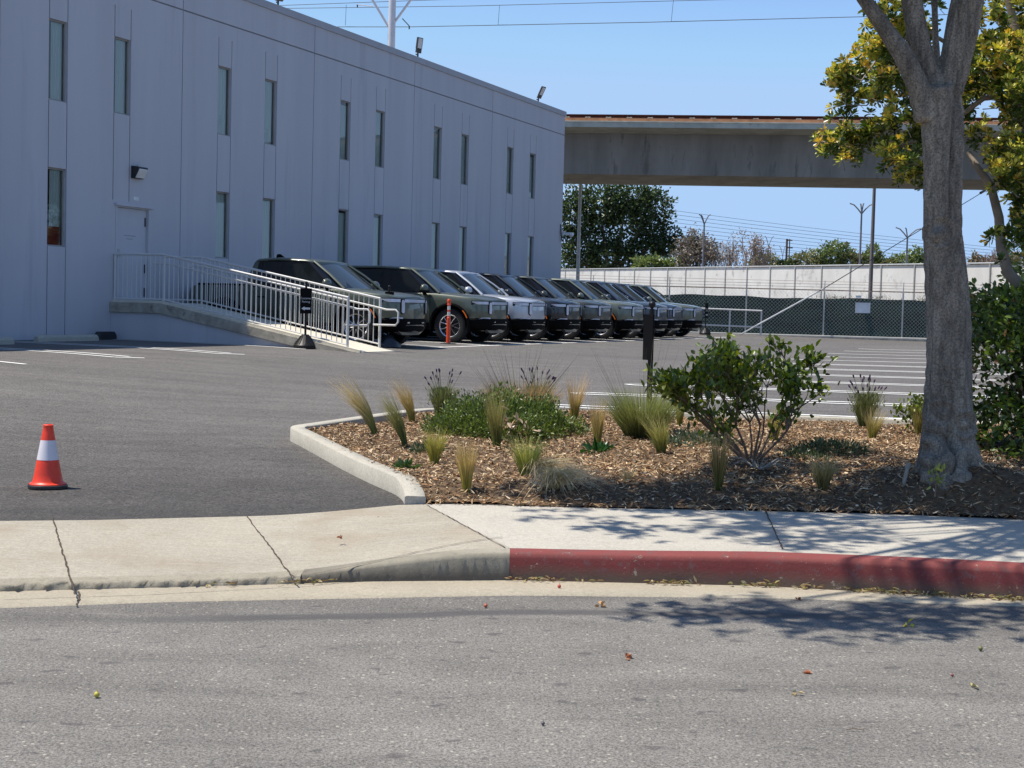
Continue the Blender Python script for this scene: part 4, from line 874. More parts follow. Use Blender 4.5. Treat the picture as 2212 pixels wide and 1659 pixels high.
def car_meshes(kind):
    """all part meshes of one kind of car: list of (name, mesh, is_paint, subs)"""
    T = kind == 'T'; XR = -5.45 if T else -5.08; AXR = AXF-(3.45 if T else 3.08); parts = []
    sts = [(x, hw, 1.10+.07*min(1, -x/.3), .60) for x, hw in NOSE[:6]]+[(-.48, .955, 1.19, .45), (-.75, .98, 1.215, .42), (-1.1, .99, 1.245, .42), (-1.4, 1.0, 1.265, .42), (-2.0, 1.0, 1.275, .42), (-3.6, 1.0, 1.285, .42)]
    sts += [(XR+.45, .995, 1.29, .42), (XR+.2, .97, 1.285, .5), (XR+.05, .93, 1.27, .6), (XR, .86, 1.22, .62)]
    me = loft(sts, M_trim, 'body', None, bodysec)
    tmp = bpy.data.objects.new('tmp', me); COL.objects.link(tmp); cuts = []
    for ax in (AXF, AXR):
        for s in (-1, 1):
            b = MB(); b.lathe([(.0, -.25), (.515, -.25), (.515, .25), (.0, .25)], 36, (ax, s*.90, .44), 'y'); cm = b.mesh('cut', M_gloss); c = bpy.data.objects.new('cut', cm); COL.objects.link(c); cuts.append(c)
            md = tmp.modifiers.new('b', 'BOOLEAN'); md.operation = 'DIFFERENCE'; md.object = c; md.solver = 'EXACT'; md.material_mode = 'TRANSFER'
    body = evald(tmp); bpy.data.objects.remove(tmp)
    for c in cuts: bpy.data.objects.remove(c)
    shade(body, 28); parts.append(('body', body, True, []))
    CB = (-3.92 if T else -4.98)                       # cabin rear at belt
    RX0, RX1 = -2.18, (-3.72 if T else -4.80)
    # cabin: black glasshouse
    b = MB(); zb, zt = 1.255, 1.86; n = 7
    lo = [(-1.28, .45), (-1.33, .70), (-1.42, .89), (-1.60, .925), (CB+.1, .93), (CB, .86)]; up = [(RX0+.04, .42), (RX0, .62), (RX0-.05, .705), (RX0-.15, .735), (RX1+.1, .735), (RX1, .68)]
    ring = lambda pts, z: [(x, y, z) for x, y in pts]+[(x, -y, z) for x, y in pts[::-1]]
    b.v = ring(lo, zb)+ring(up, zt); b.f = [(i, (i+1) % 12, 12+(i+1) % 12, 12+i) for i in range(12)]+[tuple(range(12)), tuple(range(12, 24))[::-1]]; b.m = [0]*14
    parts.append(('cabin', b.mesh('cabin', M_gloss), False, []))
    def sd(x, f, s, off=.004):      # point on the side plane: f 0..1 between belt and roof
        return Vector((x, s*(.929+(.735-.929)*f+off), zb+(zt-zb)*f))
    # windshield
    b = MB(); n = 8; V = []
    for f_, k in ((.03, 0), (.97, 1)):
        for i in range(n+1):
            u = -1+2*i/n; yl = .86*u; yu = .66*u; y = yl+(yu-yl)*f_; xb_ = -1.27-.13*u*u; xu_ = RX0+.06-.07*u*u; V.append((xb_+(xu_-xb_)*f_+.006, y, zb+(zt-zb)*f_+.012))
    b.add(V, [(i, i+1, n+2+i, n+1+i) for i in range(n)]); w_ = b.mesh('windshield', M_ws, 60); parts.append(('windshield', w_, False, []))
    # roof
    rs = [(RX0+.10, .60, 1.865), (RX0+.02, .70, 1.895), (RX0-.25, .745, 1.93), (-3.1, .76, 1.955), (RX1+.35, .755, 1.945), (RX1+.05, .73, 1.925), (RX1-.03, .70, 1.90)]
    roof = loft(rs, M_trim, 'roof', None, lambda hw, z: [(0, z-.075), (hw-.02, z-.075), (hw+.012, z-.062), (hw+.008, z-.045), (hw-.006, z-.027), (hw-.03, z-.012), (hw-.07, z-.003), (hw*.5, z+.009), (0, z+.012)]); shade(roof, 89); parts.append(('roof', roof, True, []))
    for s in (-1, 1):
        b = MB(); p0 = Vector((-1.30, s*.905, 1.265)); p1 = Vector((RX0-.02, s*.715, 1.875)); b.tube([p0, p0.lerp(p1, .5)+Vector((.02, s*.012, .012)), p1], .034, 6); parts.append(('windshield_pillar', b.mesh('windshield_pillar', M_trim, 60), True, []))
        # side windows
        for (nm, pl) in (('front_window', [(-1.75, .05), (-2.93, .05), (-2.93, .93), (-2.33, .93)]), ('rear_window', [(-3.01, .05), (-3.62 if T else -3.95, .05), (-3.56 if T else -3.95, .93), (-3.01, .93)]))+((('quarter_window', [(-4.03, .05), (-4.62, .05), (-4.55, .93), (-4.03, .93)]),) if not T else ()):
            b = MB(); b.add([sd(x, f, s) for x, f in pl], [tuple(range(4))]); parts.append((nm, b.mesh(nm, M_cg), False, []))
        b = MB(); x0 = -3.70 if T else -4.68
        b.prism([(x0, 0.), (CB-.02, 0.), (RX1-.02, .98), (x0+.07, .98)], lambda x, f, s=s: sd(x, f, s, -.03), lambda x, f, s=s: sd(x, f, s, .010)); parts.append(('rear_pillar', b.mesh('rear_pillar', M_trim), True, []))
        # mirror
        b = MB(); c = Vector((-1.62, s*1.13, 1.37)); n1, n2 = 12, 8
        for i in range(n2+1):
            ph = -math.pi/2+math.pi*i/n2
            for j in range(n1):
                a = 2*math.pi*j/n1; q = Vector((math.cos(a)*math.cos(ph)*.10, math.sin(a)*math.cos(ph)*.155, math.sin(ph)*.115)); q.z = max(q.z, -.05); b.v.append(tuple(c+q))
        for i in range(n2):
            for j in range(n1): b.f.append((i*n1+j, i*n1+(j+1) % n1, (i+1)*n1+(j+1) % n1, (i+1)*n1+j)); b.m.append(0)
        base = MB(); base.tube([(-1.72, s*.93, 1.24), (-1.63, s*1.06, 1.29)], .05, 6); base.box((-1.71, s*1.13-.14, 1.27), (-1.54, s*1.13+.14, 1.319))
        parts.append(('mirror', b.mesh('mirror', M_trim, 60), True, [('mirror_base', base.mesh('mirror_base', M_trim))]))
        # sill, flares, handles, seams
        b = MB(); b.prism([(AXF-.53, .33), (AXR+.53, .33), (AXR+.50, .50), (AXF-.50, .50)], lambda x, z, s=s: (x, s*.90, z), lambda x, z, s=s: (x, s*(1.006 if z > .4 else .985), z)); parts.append(('sill', b.mesh('sill', M_trim), False, []))
        b = MB(); b.box((AXF-.85, s*.99-.012, .395), (AXF-.56, s*.99+.022, .425)); parts.append(('sill_accent', b.mesh('sill_accent', M_chr), False, []))
        for ax in (AXF, AXR):
            b = MB(); V = []; n = 26
            for i in range(n+1):
                a = math.radians(-14+208*i/n); 
                for r, y in ((.512, .90), (.512, 1.012), (.535, 1.022), (.575, 1.008), (.578, .95)): V.append((ax+math.cos(a)*r, s*y, .44+math.sin(a)*r))
            b.add(V, [(i*5+j, i*5+j+1, i*5+6+j, i*5+5+j) for i in range(n) for j in range(4)]); parts.append(('fender_flare', b.mesh('fender_flare', M_trim, 30), False, []))
            if ax == AXF:
                b = MB(); V = []
                for i in range(6):
                    a = math.radians(22+24*i/5)
                    for r in (.53, .56): V.append((ax+math.cos(a)*r, s*1.024, .44+math.sin(a)*r))
                b.add(V, [(2*i, 2*i+1, 2*i+3, 2*i+2) for i in range(5)]); parts.append(('side_marker', b.mesh('side_marker', M_amb), False, []))
        for x in (-2.35, -3.42):
            b = MB(); b.box((x-.10, s*.992-.006, 1.03), (x+.10, s*.992+.014, 1.055)); parts.append(('door_handle', b.mesh('door_handle', M_trim), False, []))
        for x in (-1.52, -2.97)+((-4.02,) if True else ()):
            b = MB(); b.box((x-.004, s*.985, .52), (x+.004, s*1.0035, 1.16)); parts.append(('door_seam', b.mesh('door_seam', M_gloss), False, []))
    # front face
    parts.append(('light_bar', ribbon(-.93, .93, .985, 1.085, .006, .02).mesh('light_bar', M_gloss, 60), False,
        [('light_segment', ribbon(.69, .92, 1.0, 1.07, .014, .012, 0).mesh('light_segment', M_lampw, 60)), ('light_segment', ribbon(-.93, -.64, 1.0, 1.07, .014, .012, .7).mesh('light_segment', M_lampw, 60)), ('light_segment', ribbon(-.48, .52, 1.0, 1.07, .014, .012).mesh('light_segment', M_lampw, 60))]))
    for yy in (-.56, .60):
        def stad(w, zlo, zhi, off, m, nm):
            b = MB(); pts = [(w*math.cos(a), zhi-w+w*math.sin(a)) for a in np.linspace(0, math.pi, 9)]+[(w*math.cos(a), zlo+w+w*math.sin(a)) for a in np.linspace(math.pi, 2*math.pi, 9)]
            b.prism(pts, lambda y, z: (nose_x(yy+y)-.02, yy+y, z), lambda y, z: (nose_x(yy+y)+off, yy+y, z)); return b.mesh(nm, m)
        parts.append(('headlight', stad(.066, .735, 1.075, .022, M_gloss, 'headlight'), False, [('lamp_lens', stad(.046, .755, 1.055, .032, M_lampw, 'lamp_lens'))]))
    bs = [(x+.02, hw+.005, .62, .40) for x, hw in NOSE]+[(-.40-.05, .985, .62, .40)]
    bm_ = loft([(x+.02, hw+.006) for x, hw in NOSE[:6]]+[(-.44, .965)], M_trim, 'bumper', None, lambda hw: [(0, .37), (hw-.22, .34), (hw-.12, .37), (hw-.03, .46), (hw, .60), (hw-.02, .635), (0, .635)]); shade(bm_, 30); parts.append(('bumper', bm_, False, []))
    b = MB(); b.prism([(-.42, .50), (.42, .50), (.62, .36), (.40, .27), (-.40, .27), (-.62, .36)], lambda y, z: (nose_x(y)+.035-(.50-z)*.5, y, z), lambda y, z: (nose_x(y)-.05-(.50-z)*.6, y, z)); parts.append(('skid_plate', b.mesh('skid_plate', M_skid), False, []))
    for yy in (-.36, .36):
        b = MB(); b.box((nose_x(yy)+.02, yy-.055, .535), (nose_x(yy)+.045, yy+.055, .56)); parts.append(('tow_hook', b.mesh('tow_hook', M_chr), False, []))
    b = MB(); b.prism([(-.86, .625), (-.55, .625), (-.55, .665), (-.80, .665)], lambda y, z: (nose_x(y)+.01, y, z), lambda y, z: (nose_x(y)+.018, y, z)); parts.append(('fog_lamp', b.mesh('fog_lamp', M_lampw), False, []))
    rb_ = loft([(XR+.35, .97), (XR+.05, .94), (XR-.03, .86)], M_trim, 'rear_bumper', None, lambda hw: [(0, .40), (hw-.1, .40), (hw, .50), (hw, .63), (0, .63)]); parts.append(('rear_bumper', rb_, False, []))
    b = MB(); b.box((XR+.3, -.75, .30), (-.45, .75, .45)); parts.append(('underbody', b.mesh('underbody', M_gloss), False, []))
    b = MB(); x = RX1+.35; b.prism([(x, 1.94), (x-.27, 1.94), (x-.24, 2.05), (x-.17, 2.055)], lambda x, z: (x, -.03, z), lambda x, z: (x, .03, z)); parts.append(('roof_fin', b.mesh('roof_fin', M_trim), False, []))
    b = MB()
    if T: b.box((XR+.16, -.84, 1.285), (-3.96, .84, 1.335)); parts.append(('bed_cover', b.mesh('bed_cover', M_trim), False, []))
    b = MB(); b.lathe([(.18, -.012), (.18, .012)], 24); sw = b.mesh('steering_wheel', M_trim)
    return parts, (AXF, AXR)
def make_car(kind, pt, loc, rz, label):
    e = empty('parked_pickup' if kind == 'T' else 'parked_suv', loc, label, 'pickup' if kind == 'T' else 'suv', 'vehicles parked nose-out along the building', rz)
    if kind not in CARM: CARM[kind] = car_meshes(kind)
    parts, axs = CARM[kind]
    for nm, me, isp, subs in parts:
        if isp:
            key = (kind, id(me), pt.name)
            if key not in LMX: m2 = me.copy(); m2.materials[0] = pt; LMX[key] = m2
            me = LMX[key]
        o = link(nm, me, e)
        for n2, m2 in subs: link(n2, m2, o)
    for ax in axs:
        for s in (-1, 1):
            w = link('wheel', TY if s > 0 else TYm, e, loc=(ax, s*.845, .432)); w.rotation_euler = (0, random.uniform(0, 1.2), 0); link('rim', RM if s > 0 else RMm, w)
    return e
RZ = math.atan2(N.y, N.x); PITCHC = 2.71; TC2 = 35.35; WNOSE = 5.42
cars = [('T', PGREEN, 29.95, .25, 'olive green pickup nearest the ramp, partly behind its railing'), ('S', PGREEN, TC2, 0, 'olive green suv behind the orange delineator post, its whole front wheel in view'),
 ('S', PSILV, TC2+PITCHC, 0, 'silver suv, the only light-coloured vehicle of the row'), ('S', PBLACK, TC2+2*PITCHC, .05, 'black suv parked right after the silver one'), ('S', PDGREEN, TC2+3*PITCHC, .08, 'dark green suv between the black one and a sage green one'),
 ('S', PSAGE, TC2+4*PITCHC, .27, 'sage green suv in the middle of the row, its front wheel showing'), ('S', PBLUE, TC2+5*PITCHC, .27, 'dark blue suv mostly behind the tall black edge-on sign'), ('S', PBLUE, TC2+6*PITCHC, 0, 'second dark blue suv, last but one of the row'), ('S', PSAGE, TC2+7*PITCHC, 0, 'sage green suv at the far end of the row, in front of the green fence')]
for kind, pt, t, dw, lb_ in cars:
    p = tw(t, WNOSE+dw); q = tw(t, WNOSE+dw-2.5); zz = Hf(p.x-N.x*.9, p.y-N.y*.9); make_car(kind, pt, (p.x, p.y, zz), RZ, lb_)
# ------------------------------------------------------------------ planting bed
M_leaf = leafmat('leaf', .36, .22); M_grass = leafmat('grass_blade', .55, .3, .3); M_bark = mat('twig_bark', (.17, .12, .09), .9, var=.3, sc=20)
A_ = np.array
def clump(name, px, py, hpx, wpx, n, c0, c1, label, lean=(0, 0), cat='grass clump', group='feather grass clumps in the planting bed', bend=.35, spread=.35, bw=.0066, part='blades', extra=None, jit=.35, base=None):
    p = atb(px, py); sc_ = p.y/3200.; h = hpx*sc_; r0 = wpx*sc_*.5*spread; e = empty(name, p, label, cat, group)
    a = RNG.uniform(0, 2*np.pi, n); r = r0*np.sqrt(RNG.uniform(0, 1, n)); P0 = np.stack([r*np.cos(a), r*np.sin(a), np.full(n, -.01)], 1)
    tilt = (wpx*sc_*.5-r0)/h*1.15
    Dd = np.stack([np.cos(a)*tilt*RNG.uniform(.0, 1.1, n)+lean[0]*.5, np.sin(a)*tilt*RNG.uniform(.0, 1.1, n)+lean[1]*.5, np.ones(n)], 1)
    L = h*RNG.uniform(.75, 1.5, n)*(1+.3*abs(lean[0])); bd = unit(np.stack([np.cos(a)*.3+lean[0]*1.6, np.sin(a)*.3+lean[1], np.full(n, -.55)], 1))
    cc0 = A_(c0)*RNG.uniform(.7, 1.25, n)[:, None]; cc1 = np.minimum(A_(c1)*1.3*RNG.uniform(.6, 1.3, n)[:, None], .85)
    V, F, C = blades(P0, Dd, L, bw*RNG.uniform(.6, 1.2, n), bend*RNG.uniform(.5, 1.4, n), cc0, cc1, 6, bd)
    link(part, npmesh(part, V, F, M_grass, C), e); return e, p, sc_
YG = (.36, .34, .06); GG = (.19, .24, .05); ST = (.55, .41, .22); TN = (.50, .36, .20)
gr = 'feather_grass'
clump(gr, 812, 941, 92, 34, 300, GG, (.62, .46, .27), 'feather grass leaning far left, leftmost plant of the bed, with pale blown plumes', (-.62, 0), bend=.32)
clump(gr, 876, 965, 86, 30, 260, (.06, .12, .03), (.34, .30, .12), 'thin dark green feather grass leaning left, second from the kerb corner', (-.42, 0), bend=.25)
clump(gr, 891, 911, 76, 30, 260, YG, (.58, .42, .25), 'feather grass with reddish plumes leaning left by the back kerb', (-.30, 0), bend=.3)
clump(gr, 1074, 968, 96, 38, 260, (.13, .17, .03), (.38, .32, .13), 'tall upright green feather grass in front of the leafy mound', (-.10, 0), bend=.15)
clump(gr, 938, 1003, 74, 44, 300, YG, (.36, .33, .11), 'bushy bright green grass clump at the left foot of the leafy mound', (.02, 0), bend=.3)
clump(gr, 1008, 1060, 94, 42, 280, YG, (.50, .36, .18), 'yellowish feather grass with brown tips, nearest to the sidewalk joint', (-.05, 0), bend=.18)
e, p, sc_ = clump(gr, 1137, 1030, 84, 62, 420, (.15, .19, .03), (.42, .42, .13), 'wide yellow-green grass clump with drooping straw at its right side', (0, 0), bend=.3)
def thatch(px, py, n, hp, wp, label=None, parent=None, dx=.6):
    p = atb(px, py); s_ = p.y/3200.; a = RNG.uniform(-.9, .9, n); L = hp*s_*RNG.uniform(.9, 1.7, n)
    Dd = np.stack([np.sin(a)*.5+dx*.3, -np.abs(RNG.normal(size=n))*.25, np.full(n, .9)], 1); bd = unit(np.stack([np.sin(a)+dx, RNG.normal(size=n)*.4-.3, np.full(n, -1.6)], 1))
    V, F, C = blades(np.stack([RNG.normal(size=n)*.035, RNG.normal(size=n)*.03, RNG.uniform(0, .05, n)], 1), Dd, L, .008, 1.0*RNG.uniform(.8, 1.15, n), A_((.56, .46, .22))*RNG.uniform(.6, 1.2, n)[:, None], A_((.78, .66, .44))*RNG.uniform(.7, 1.15, n)[:, None], 8, bd)
    if parent is None: parent = empty(gr, p, label, 'grass clump', 'feather grass clumps in the planting bed'); link('blades', npmesh('blades', V, F, M_grass, C), parent)
    else: V = V+A_((px-1137)*s_*np.array([1, 0, 0])) ; link('dry_blades', npmesh('dry_blades', V, F, M_grass, C), parent)
    return parent
thatch(1160, 1030, 190, 80, 40, parent=e)
th_e = thatch(1196, 1056, 330, 88, 60, 'collapsed straw-coloured grass clump spilling over right of the yellow-green one', dx=.35)
clump(gr, 1240, 905, 84, 40, 230, YG, (.60, .42, .28), 'feather grass with pinkish plumes standing at the back kerb left of the big tussock', (.06, 0), bend=.22)
clump(gr, 1291, 962, 82, 30, 220, YG, (.52, .38, .2), 'slim feather grass directly left of the big green tussock', (-.02, 0), bend=.14)
clump(gr, 1428, 980, 78, 50, 280, (.17, .19, .04), (.40, .36, .14), 'short yellow-green grass at the right foot of the big green tussock', (-.16, 0), bend=.3)
clump(gr, 1468, 921, 72, 26, 200, (.30, .29, .05), (.48, .42, .14), 'bright yellow grass standing by the back kerb right of the big tussock', (0, 0), bend=.12)
clump(gr, 1551, 1056, 98, 40, 280, (.11, .14, .03), (.36, .25, .12), 'dark upright feather grass in shade in front of the leafy shrub', (.0, 0), bend=.14)
clump(gr, 1777, 1057, 76, 56, 340, (.20, .18, .06), (.40, .33, .17), 'bushy tan grass clump between the leafy shrub and the big trunk', (0, 0), bend=.4)
clump(gr, 1884, 950, 66, 36, 220, YG, (.40, .32, .18), 'small grass clump at the foot of the purple-flowered plant', (.08, 0), bend=.3)
clump(gr, 1672, 955, 66, 30, 200, (.28, .27, .05), (.44, .38, .14), 'yellow grass seen behind the stems of the leafy shrub', (.04, 0), bend=.2)
clump(gr, 1983, 938, 58, 26, 160, (.26, .24, .05), (.42, .34, .14), 'small grass clump half hidden by the big trunk', (0, 0), bend=.2)
clump('dry_tuft', 1355, 1040, 42, 40, 70, (.34, .28, .14), (.45, .36, .22), 'thin dead tuft in the shaded mulch left of the dark upright grass', cat='dry tuft', group=None)
# big tussocks
e, p, sc_ = clump('tussock_grass', 1388, 948, 100, 165, 2600, (.05, .06, .02), (.27, .29, .10), 'big dark green tussock grass behind the planting bed centre', spread=.42, bend=.25, group='large tussock grasses', cat='tussock', bw=.005)
def stalks(e, n, h, sp, c0, c1, bw=.0055):
    a = RNG.uniform(-1, 1, n); Dd = np.stack([a*sp, RNG.normal(size=n)*.2, np.ones(n)], 1)
    V, F, C = blades(np.stack([a*.08, RNG.normal(size=n)*.05, np.zeros(n)], 1), Dd, h*RNG.uniform(.7, 1.05, n), bw, .03, A_(c0), A_(c1), 3); link('flower_stalks', npmesh('flower_stalks', V, F, M_grass, C), e)
stalks(e, 44, .98, .55, (.14, .15, .06), (.20, .18, .10))
e, p, sc_ = clump('tussock_grass', 1122, 906, 76, 190, 2400, (.12, .10, .04), (.36, .25, .13), 'reddish brown tussock grass rising behind the leafy mound', spread=.5, bend=.2, group='large tussock grasses', cat='tussock', bw=.005)
stalks(e, 90, .92, .8, (.10, .12, .05), (.16, .15, .08))
# leafy mound (ground cover) and small patches
def mound(name, pts, n, leaf, col, label, cat, group=None, hh=.3, stems=0):
    """pts: (px,py,rx,ry,h) ellipsoidal mounds"""
    p0 = atb(pts[0][0], pts[0][1]); e = empty(name, p0, label, cat, group); Pn = []; Dn = []; tot = sum(a[2]*a[3] for a in pts)
    for (px, py, rx, ry, h) in pts:
        c = atb(px, py); k = int(n*rx*ry/tot); d = unit(RNG.normal(size=(k, 3))); d[:, 2] = np.abs(d[:, 2]); rr = RNG.uniform(.55, 1.03, k)[:, None]*(1+.10*np.sin(d[:, :1]*9+px)+.10*np.sin(d[:, 1:2]*11))
        q = d*rr*A_([rx, ry, h]); Pn.append(q+A_([c.x-p0.x, c.y-p0.y, -.02])); Dn.append(d+RNG.normal(size=(k, 3))*.6+A_([0, 0, .35]))
    Pn = np.concatenate(Pn); Dn = np.concatenate(Dn); k = len(Pn); cc = A_(col)[RNG.integers(0, len(col), k)]*RNG.uniform(.65, 1.3, k)[:, None]
    leaves('foliage', Pn, Dn, leaf*RNG.uniform(.7, 1.3, k), leaf*.42*RNG.uniform(.7, 1.2, k), cc, M_leaf, e); return e
mound('leafy_mound', [(1082, 927, .60, .8, .40), (1005, 928, .34, .45, .28), (1155, 930, .42, .5, .34), (1040, 945, .42, .45, .33), (1195, 935, .34, .4, .22), (1110, 950, .40, .4, .25), (975, 940, .3, .4, .2)], 19500, .036, [(.10, .145, .025), (.145, .20, .04), (.06, .09, .02), (.20, .25, .07), (.11, .14, .05)], 'wide green leafy ground-cover mound in the left half of the planting bed', 'ground cover plant')
mound('grey_leaf_patch', [(1500, 958, .42, .35, .13), (1445, 962, .2, .2, .10)], 1900, .034, [(.11, .14, .08), (.16, .19, .13), (.08, .11, .05)], 'low grey-green leafy patch between the tussock and the shrub', 'ground cover plant', 'low leafy patches')
mound('grey_leaf_patch', [(1800, 975, .36, .4, .11), (1740, 990, .2, .25, .08)], 1500, .034, [(.07, .10, .04), (.11, .14, .07), (.05, .08, .03)], 'low leafy patch in the shade left of the big trunk', 'ground cover plant', 'low leafy patches')
mound('grey_leaf_patch', [(925, 975, .16, .16, .09)], 500, .03, [(.06, .09, .04), (.10, .13, .06)], 'small dark leafy patch left of the big leafy mound', 'ground cover plant', 'low leafy patches')
mound('rosette_plant', [(878, 1015, .07, .06, .05)], 60, .075, [(.05, .10, .03), (.08, .13, .04)], 'small green rosette plant close to the planter kerb', 'rosette plant', 'small rosettes in the mulch')
mound('rosette_plant', [(1290, 976, .09, .06, .05)], 50, .10, [(.03, .09, .02), (.04, .11, .03)], 'small bright green rosette plant in front of the slim grass', 'rosette plant', 'small rosettes in the mulch')
p = atb(1108, 955); e = empty('dead_leaf_cluster', p, 'cluster of large dry tan leaves in front of the leafy mound', 'dead leaves')
k = 46; leaves('dry_leaves', RNG.normal(size=(k, 3))*A_([.07, .05, .06])+A_([0, -.1, .14]), RNG.normal(size=(k, 3))+A_([0, -.6, .1]), .10, .03, A_((.55, .40, .27))*RNG.uniform(.6, 1.2, k)[:, None], M_leaf, e)
# lavender plants
def lavender(px, py, hp, wp, nf, hf, label, grassy=False):
    e, p, s_ = clump('lavender_plant', px, py, hp, wp, 420, (.10, .12, .04), (.25, .26, .10), label, cat='lavender', group='purple-flowered lavender plants', spread=.3, bend=.1, bw=.006, part='foliage')
    h = hp*s_; k = 700; d = np.stack([RNG.normal(size=k)*wp*s_*.20, RNG.normal(size=k)*wp*s_*.18, RNG.uniform(.45, 1.02, k)*h], 1)
    lt = leaves('leaf_tips', d, np.stack([d[:, 0]*3, d[:, 1]*3, np.ones(k)], 1)+RNG.normal(size=(k, 3))*.3, .045, .009, A_((.16, .19, .07))*RNG.uniform(.6, 1.3, k)[:, None], M_leaf, e); struct(lt, 'stuff')
    st_ = MB(); fl = MB()
    for i in range(nf):
        a = random.uniform(-1, 1); b_ = random.uniform(-.6, .6); z1 = hf*s_*random.uniform(.72, 1.04); q0 = Vector((a*wp*s_*.15, b_*.1, h*.7)); q1 = Vector((a*wp*s_*.62, b_*.2, z1)); st_.tube([q0, q1], .0022, 4)
        d = (q1-q0).normalized(); fl.tube([q1-d*.005, q1+d*.012, q1+d*.032, q1+d*.04], [.003, .0095, .0085, .002], 6)
    struct(st_.build('flower_stems', M_lst, e), 'stuff'); struct(fl.build('flower_heads', M_lfl, e), 'stuff')
M_lst = mat('lavender_stem', (.16, .16, .10), .8); M_lfl = mat('lavender_flower', (.085, .05, .10), .85, var=.4, sc=40)
lavender(955, 905, 62, 62, 16, 100, 'lavender with tall purple flower spikes at the left back of the leafy mound')
lavender(1160, 900, 60, 60, 22, 98, 'lavender with purple spikes showing above the right of the brown tussock')
lavender(1868, 925, 70, 66, 22, 106, 'lavender with purple spikes alone against the parking lines left of the big trunk')
# ------------------------------------------------------------------ woody plants
def branches(root, n0, h, spread, depth=3, seed=1, r0=.012, lean=Vector((0, 0, 0))):
    rnd = random.Random(seed); segs = []; tips = []
    def grow(p, d, L, r, lv):
        pts = [p]; rs = [r]; k = 4
        for i in range(k):
            d = (d+Vector((rnd.uniform(-.16, .16), rnd.uniform(-.16, .16), rnd.uniform(-.02, .10)))).normalized(); p = p+d*L/k; pts.append(p); rs.append(r*(1-.45*(i+1)/k))
        segs.append((pts, rs)); 
        if lv == 0: tips.append((p, d)); return
        for _ in range(rnd.choice((2, 3))):
            a = rnd.uniform(0, 6.28); nd_ = (d+Vector((math.cos(a), math.sin(a), rnd.uniform(-.1, .4)))*rnd.uniform(.35, .75)).normalized(); grow(pts[-1], nd_, L*rnd.uniform(.55, .8), r*.6, lv-1)
        if rnd.random() < .6: a = rnd.uniform(0, 6.28); grow(pts[2], (d+Vector((math.cos(a), math.sin(a), .2))*.7).normalized(), L*.5, r*.5, max(0, lv-2))
    for i in range(n0):
        a = 6.283*i/n0+rnd.uniform(-.3, .3); s_ = rnd.uniform(.4, 1.)*spread; grow(Vector(root), (Vector((math.cos(a)*s_, math.sin(a)*s_*.8, 1))+lean).normalized(), h, r0*rnd.uniform(.7, 1.1), depth)
    return segs, tips
def shrub(px, py, n0, h, spread, depth, seed, nl, leaf, cols, label, r0=.011, lean=(0, 0, 0), group=None, name='leafy_shrub', jit=.045, clipf=None, kx=1., kz=1.):
    p = atb(px, py); e = empty(name, p, label, 'shrub', group); segs, tips = branches((0, 0, 0), n0, h, spread, depth, seed, r0, Vector(lean)); b = MB()
    K = lambda q: Vector((q[0]*kx, q[1], q[2]*kz)); segs = [([K(q) for q in pts], rs) for pts, rs in segs]; tips = [(K(t[0]), t[1]) for t in tips]
    for pts, rs in segs: b.tube(pts, rs, 5)
    b.build('stems', M_bark, e, smooth=60)
    T = A_([tuple(t[0]) for t in tips]); Td = A_([tuple(t[1]) for t in tips])
    if clipf is not None: k_ = clipf(T); T, Td = T[k_], Td[k_]
    i = RNG.integers(0, len(T), nl); P0 = T[i]-Td[i]*RNG.uniform(0, .14, nl)[:, None]+RNG.normal(size=(nl, 3))*jit; Dd = Td[i]*.8+RNG.normal(size=(nl, 3))*.75+A_([0, 0, .3])
    cc = A_(cols)[RNG.integers(0, len(cols), nl)]*RNG.uniform(.7, 1.25, nl)[:, None]
    leaves('foliage', P0, Dd, leaf*RNG.uniform(.7, 1.25, nl), leaf*.5*RNG.uniform(.8, 1.2, nl), cc, M_leaf, e, fold=.18); return e
SHC = [(.085, .135, .018), (.13, .185, .024), (.17, .23, .03), (.05, .08, .014), (.10, .15, .022), (.24, .27, .04)]
shrub(1626, 1010, 9, .40, 1.0, 3, 12, 3000, .064, SHC, 'large open leafy shrub with bare stems in the middle of the planting bed', lean=(-.26, 0, -.05), r0=.015, jit=.036, kx=1.2)
shrub(1985, 935, 5, .16, .9, 2, 5, 420, .05, SHC+[(.22, .26, .05)], 'small shrub with yellowish leaves peeking out left of the big trunk', r0=.006, lean=(-.35, 0, 0), jit=.035)
def twigs(px, py, n, L, label):
    p = atb(px, py); b = MB()
    for i in range(n):
        a = random.uniform(0, 6.28); d = Vector((math.cos(a), math.sin(a)*.6, random.uniform(.05, .35))); b.tube([Vector((0, 0, .01)), d*L*.5+Vector((0, 0, .05)), d*L*random.uniform(.7, 1.1)], [.005, .004, .0015], 4)
    tag(b.build('dry_twigs', mat('grey_twigs', (.32, .29, .25), .9), loc=p), label, 'twigs')
twigs(1640, 1018, 22, .30, 'tangle of bare grey twigs at the foot of the leafy shrub')
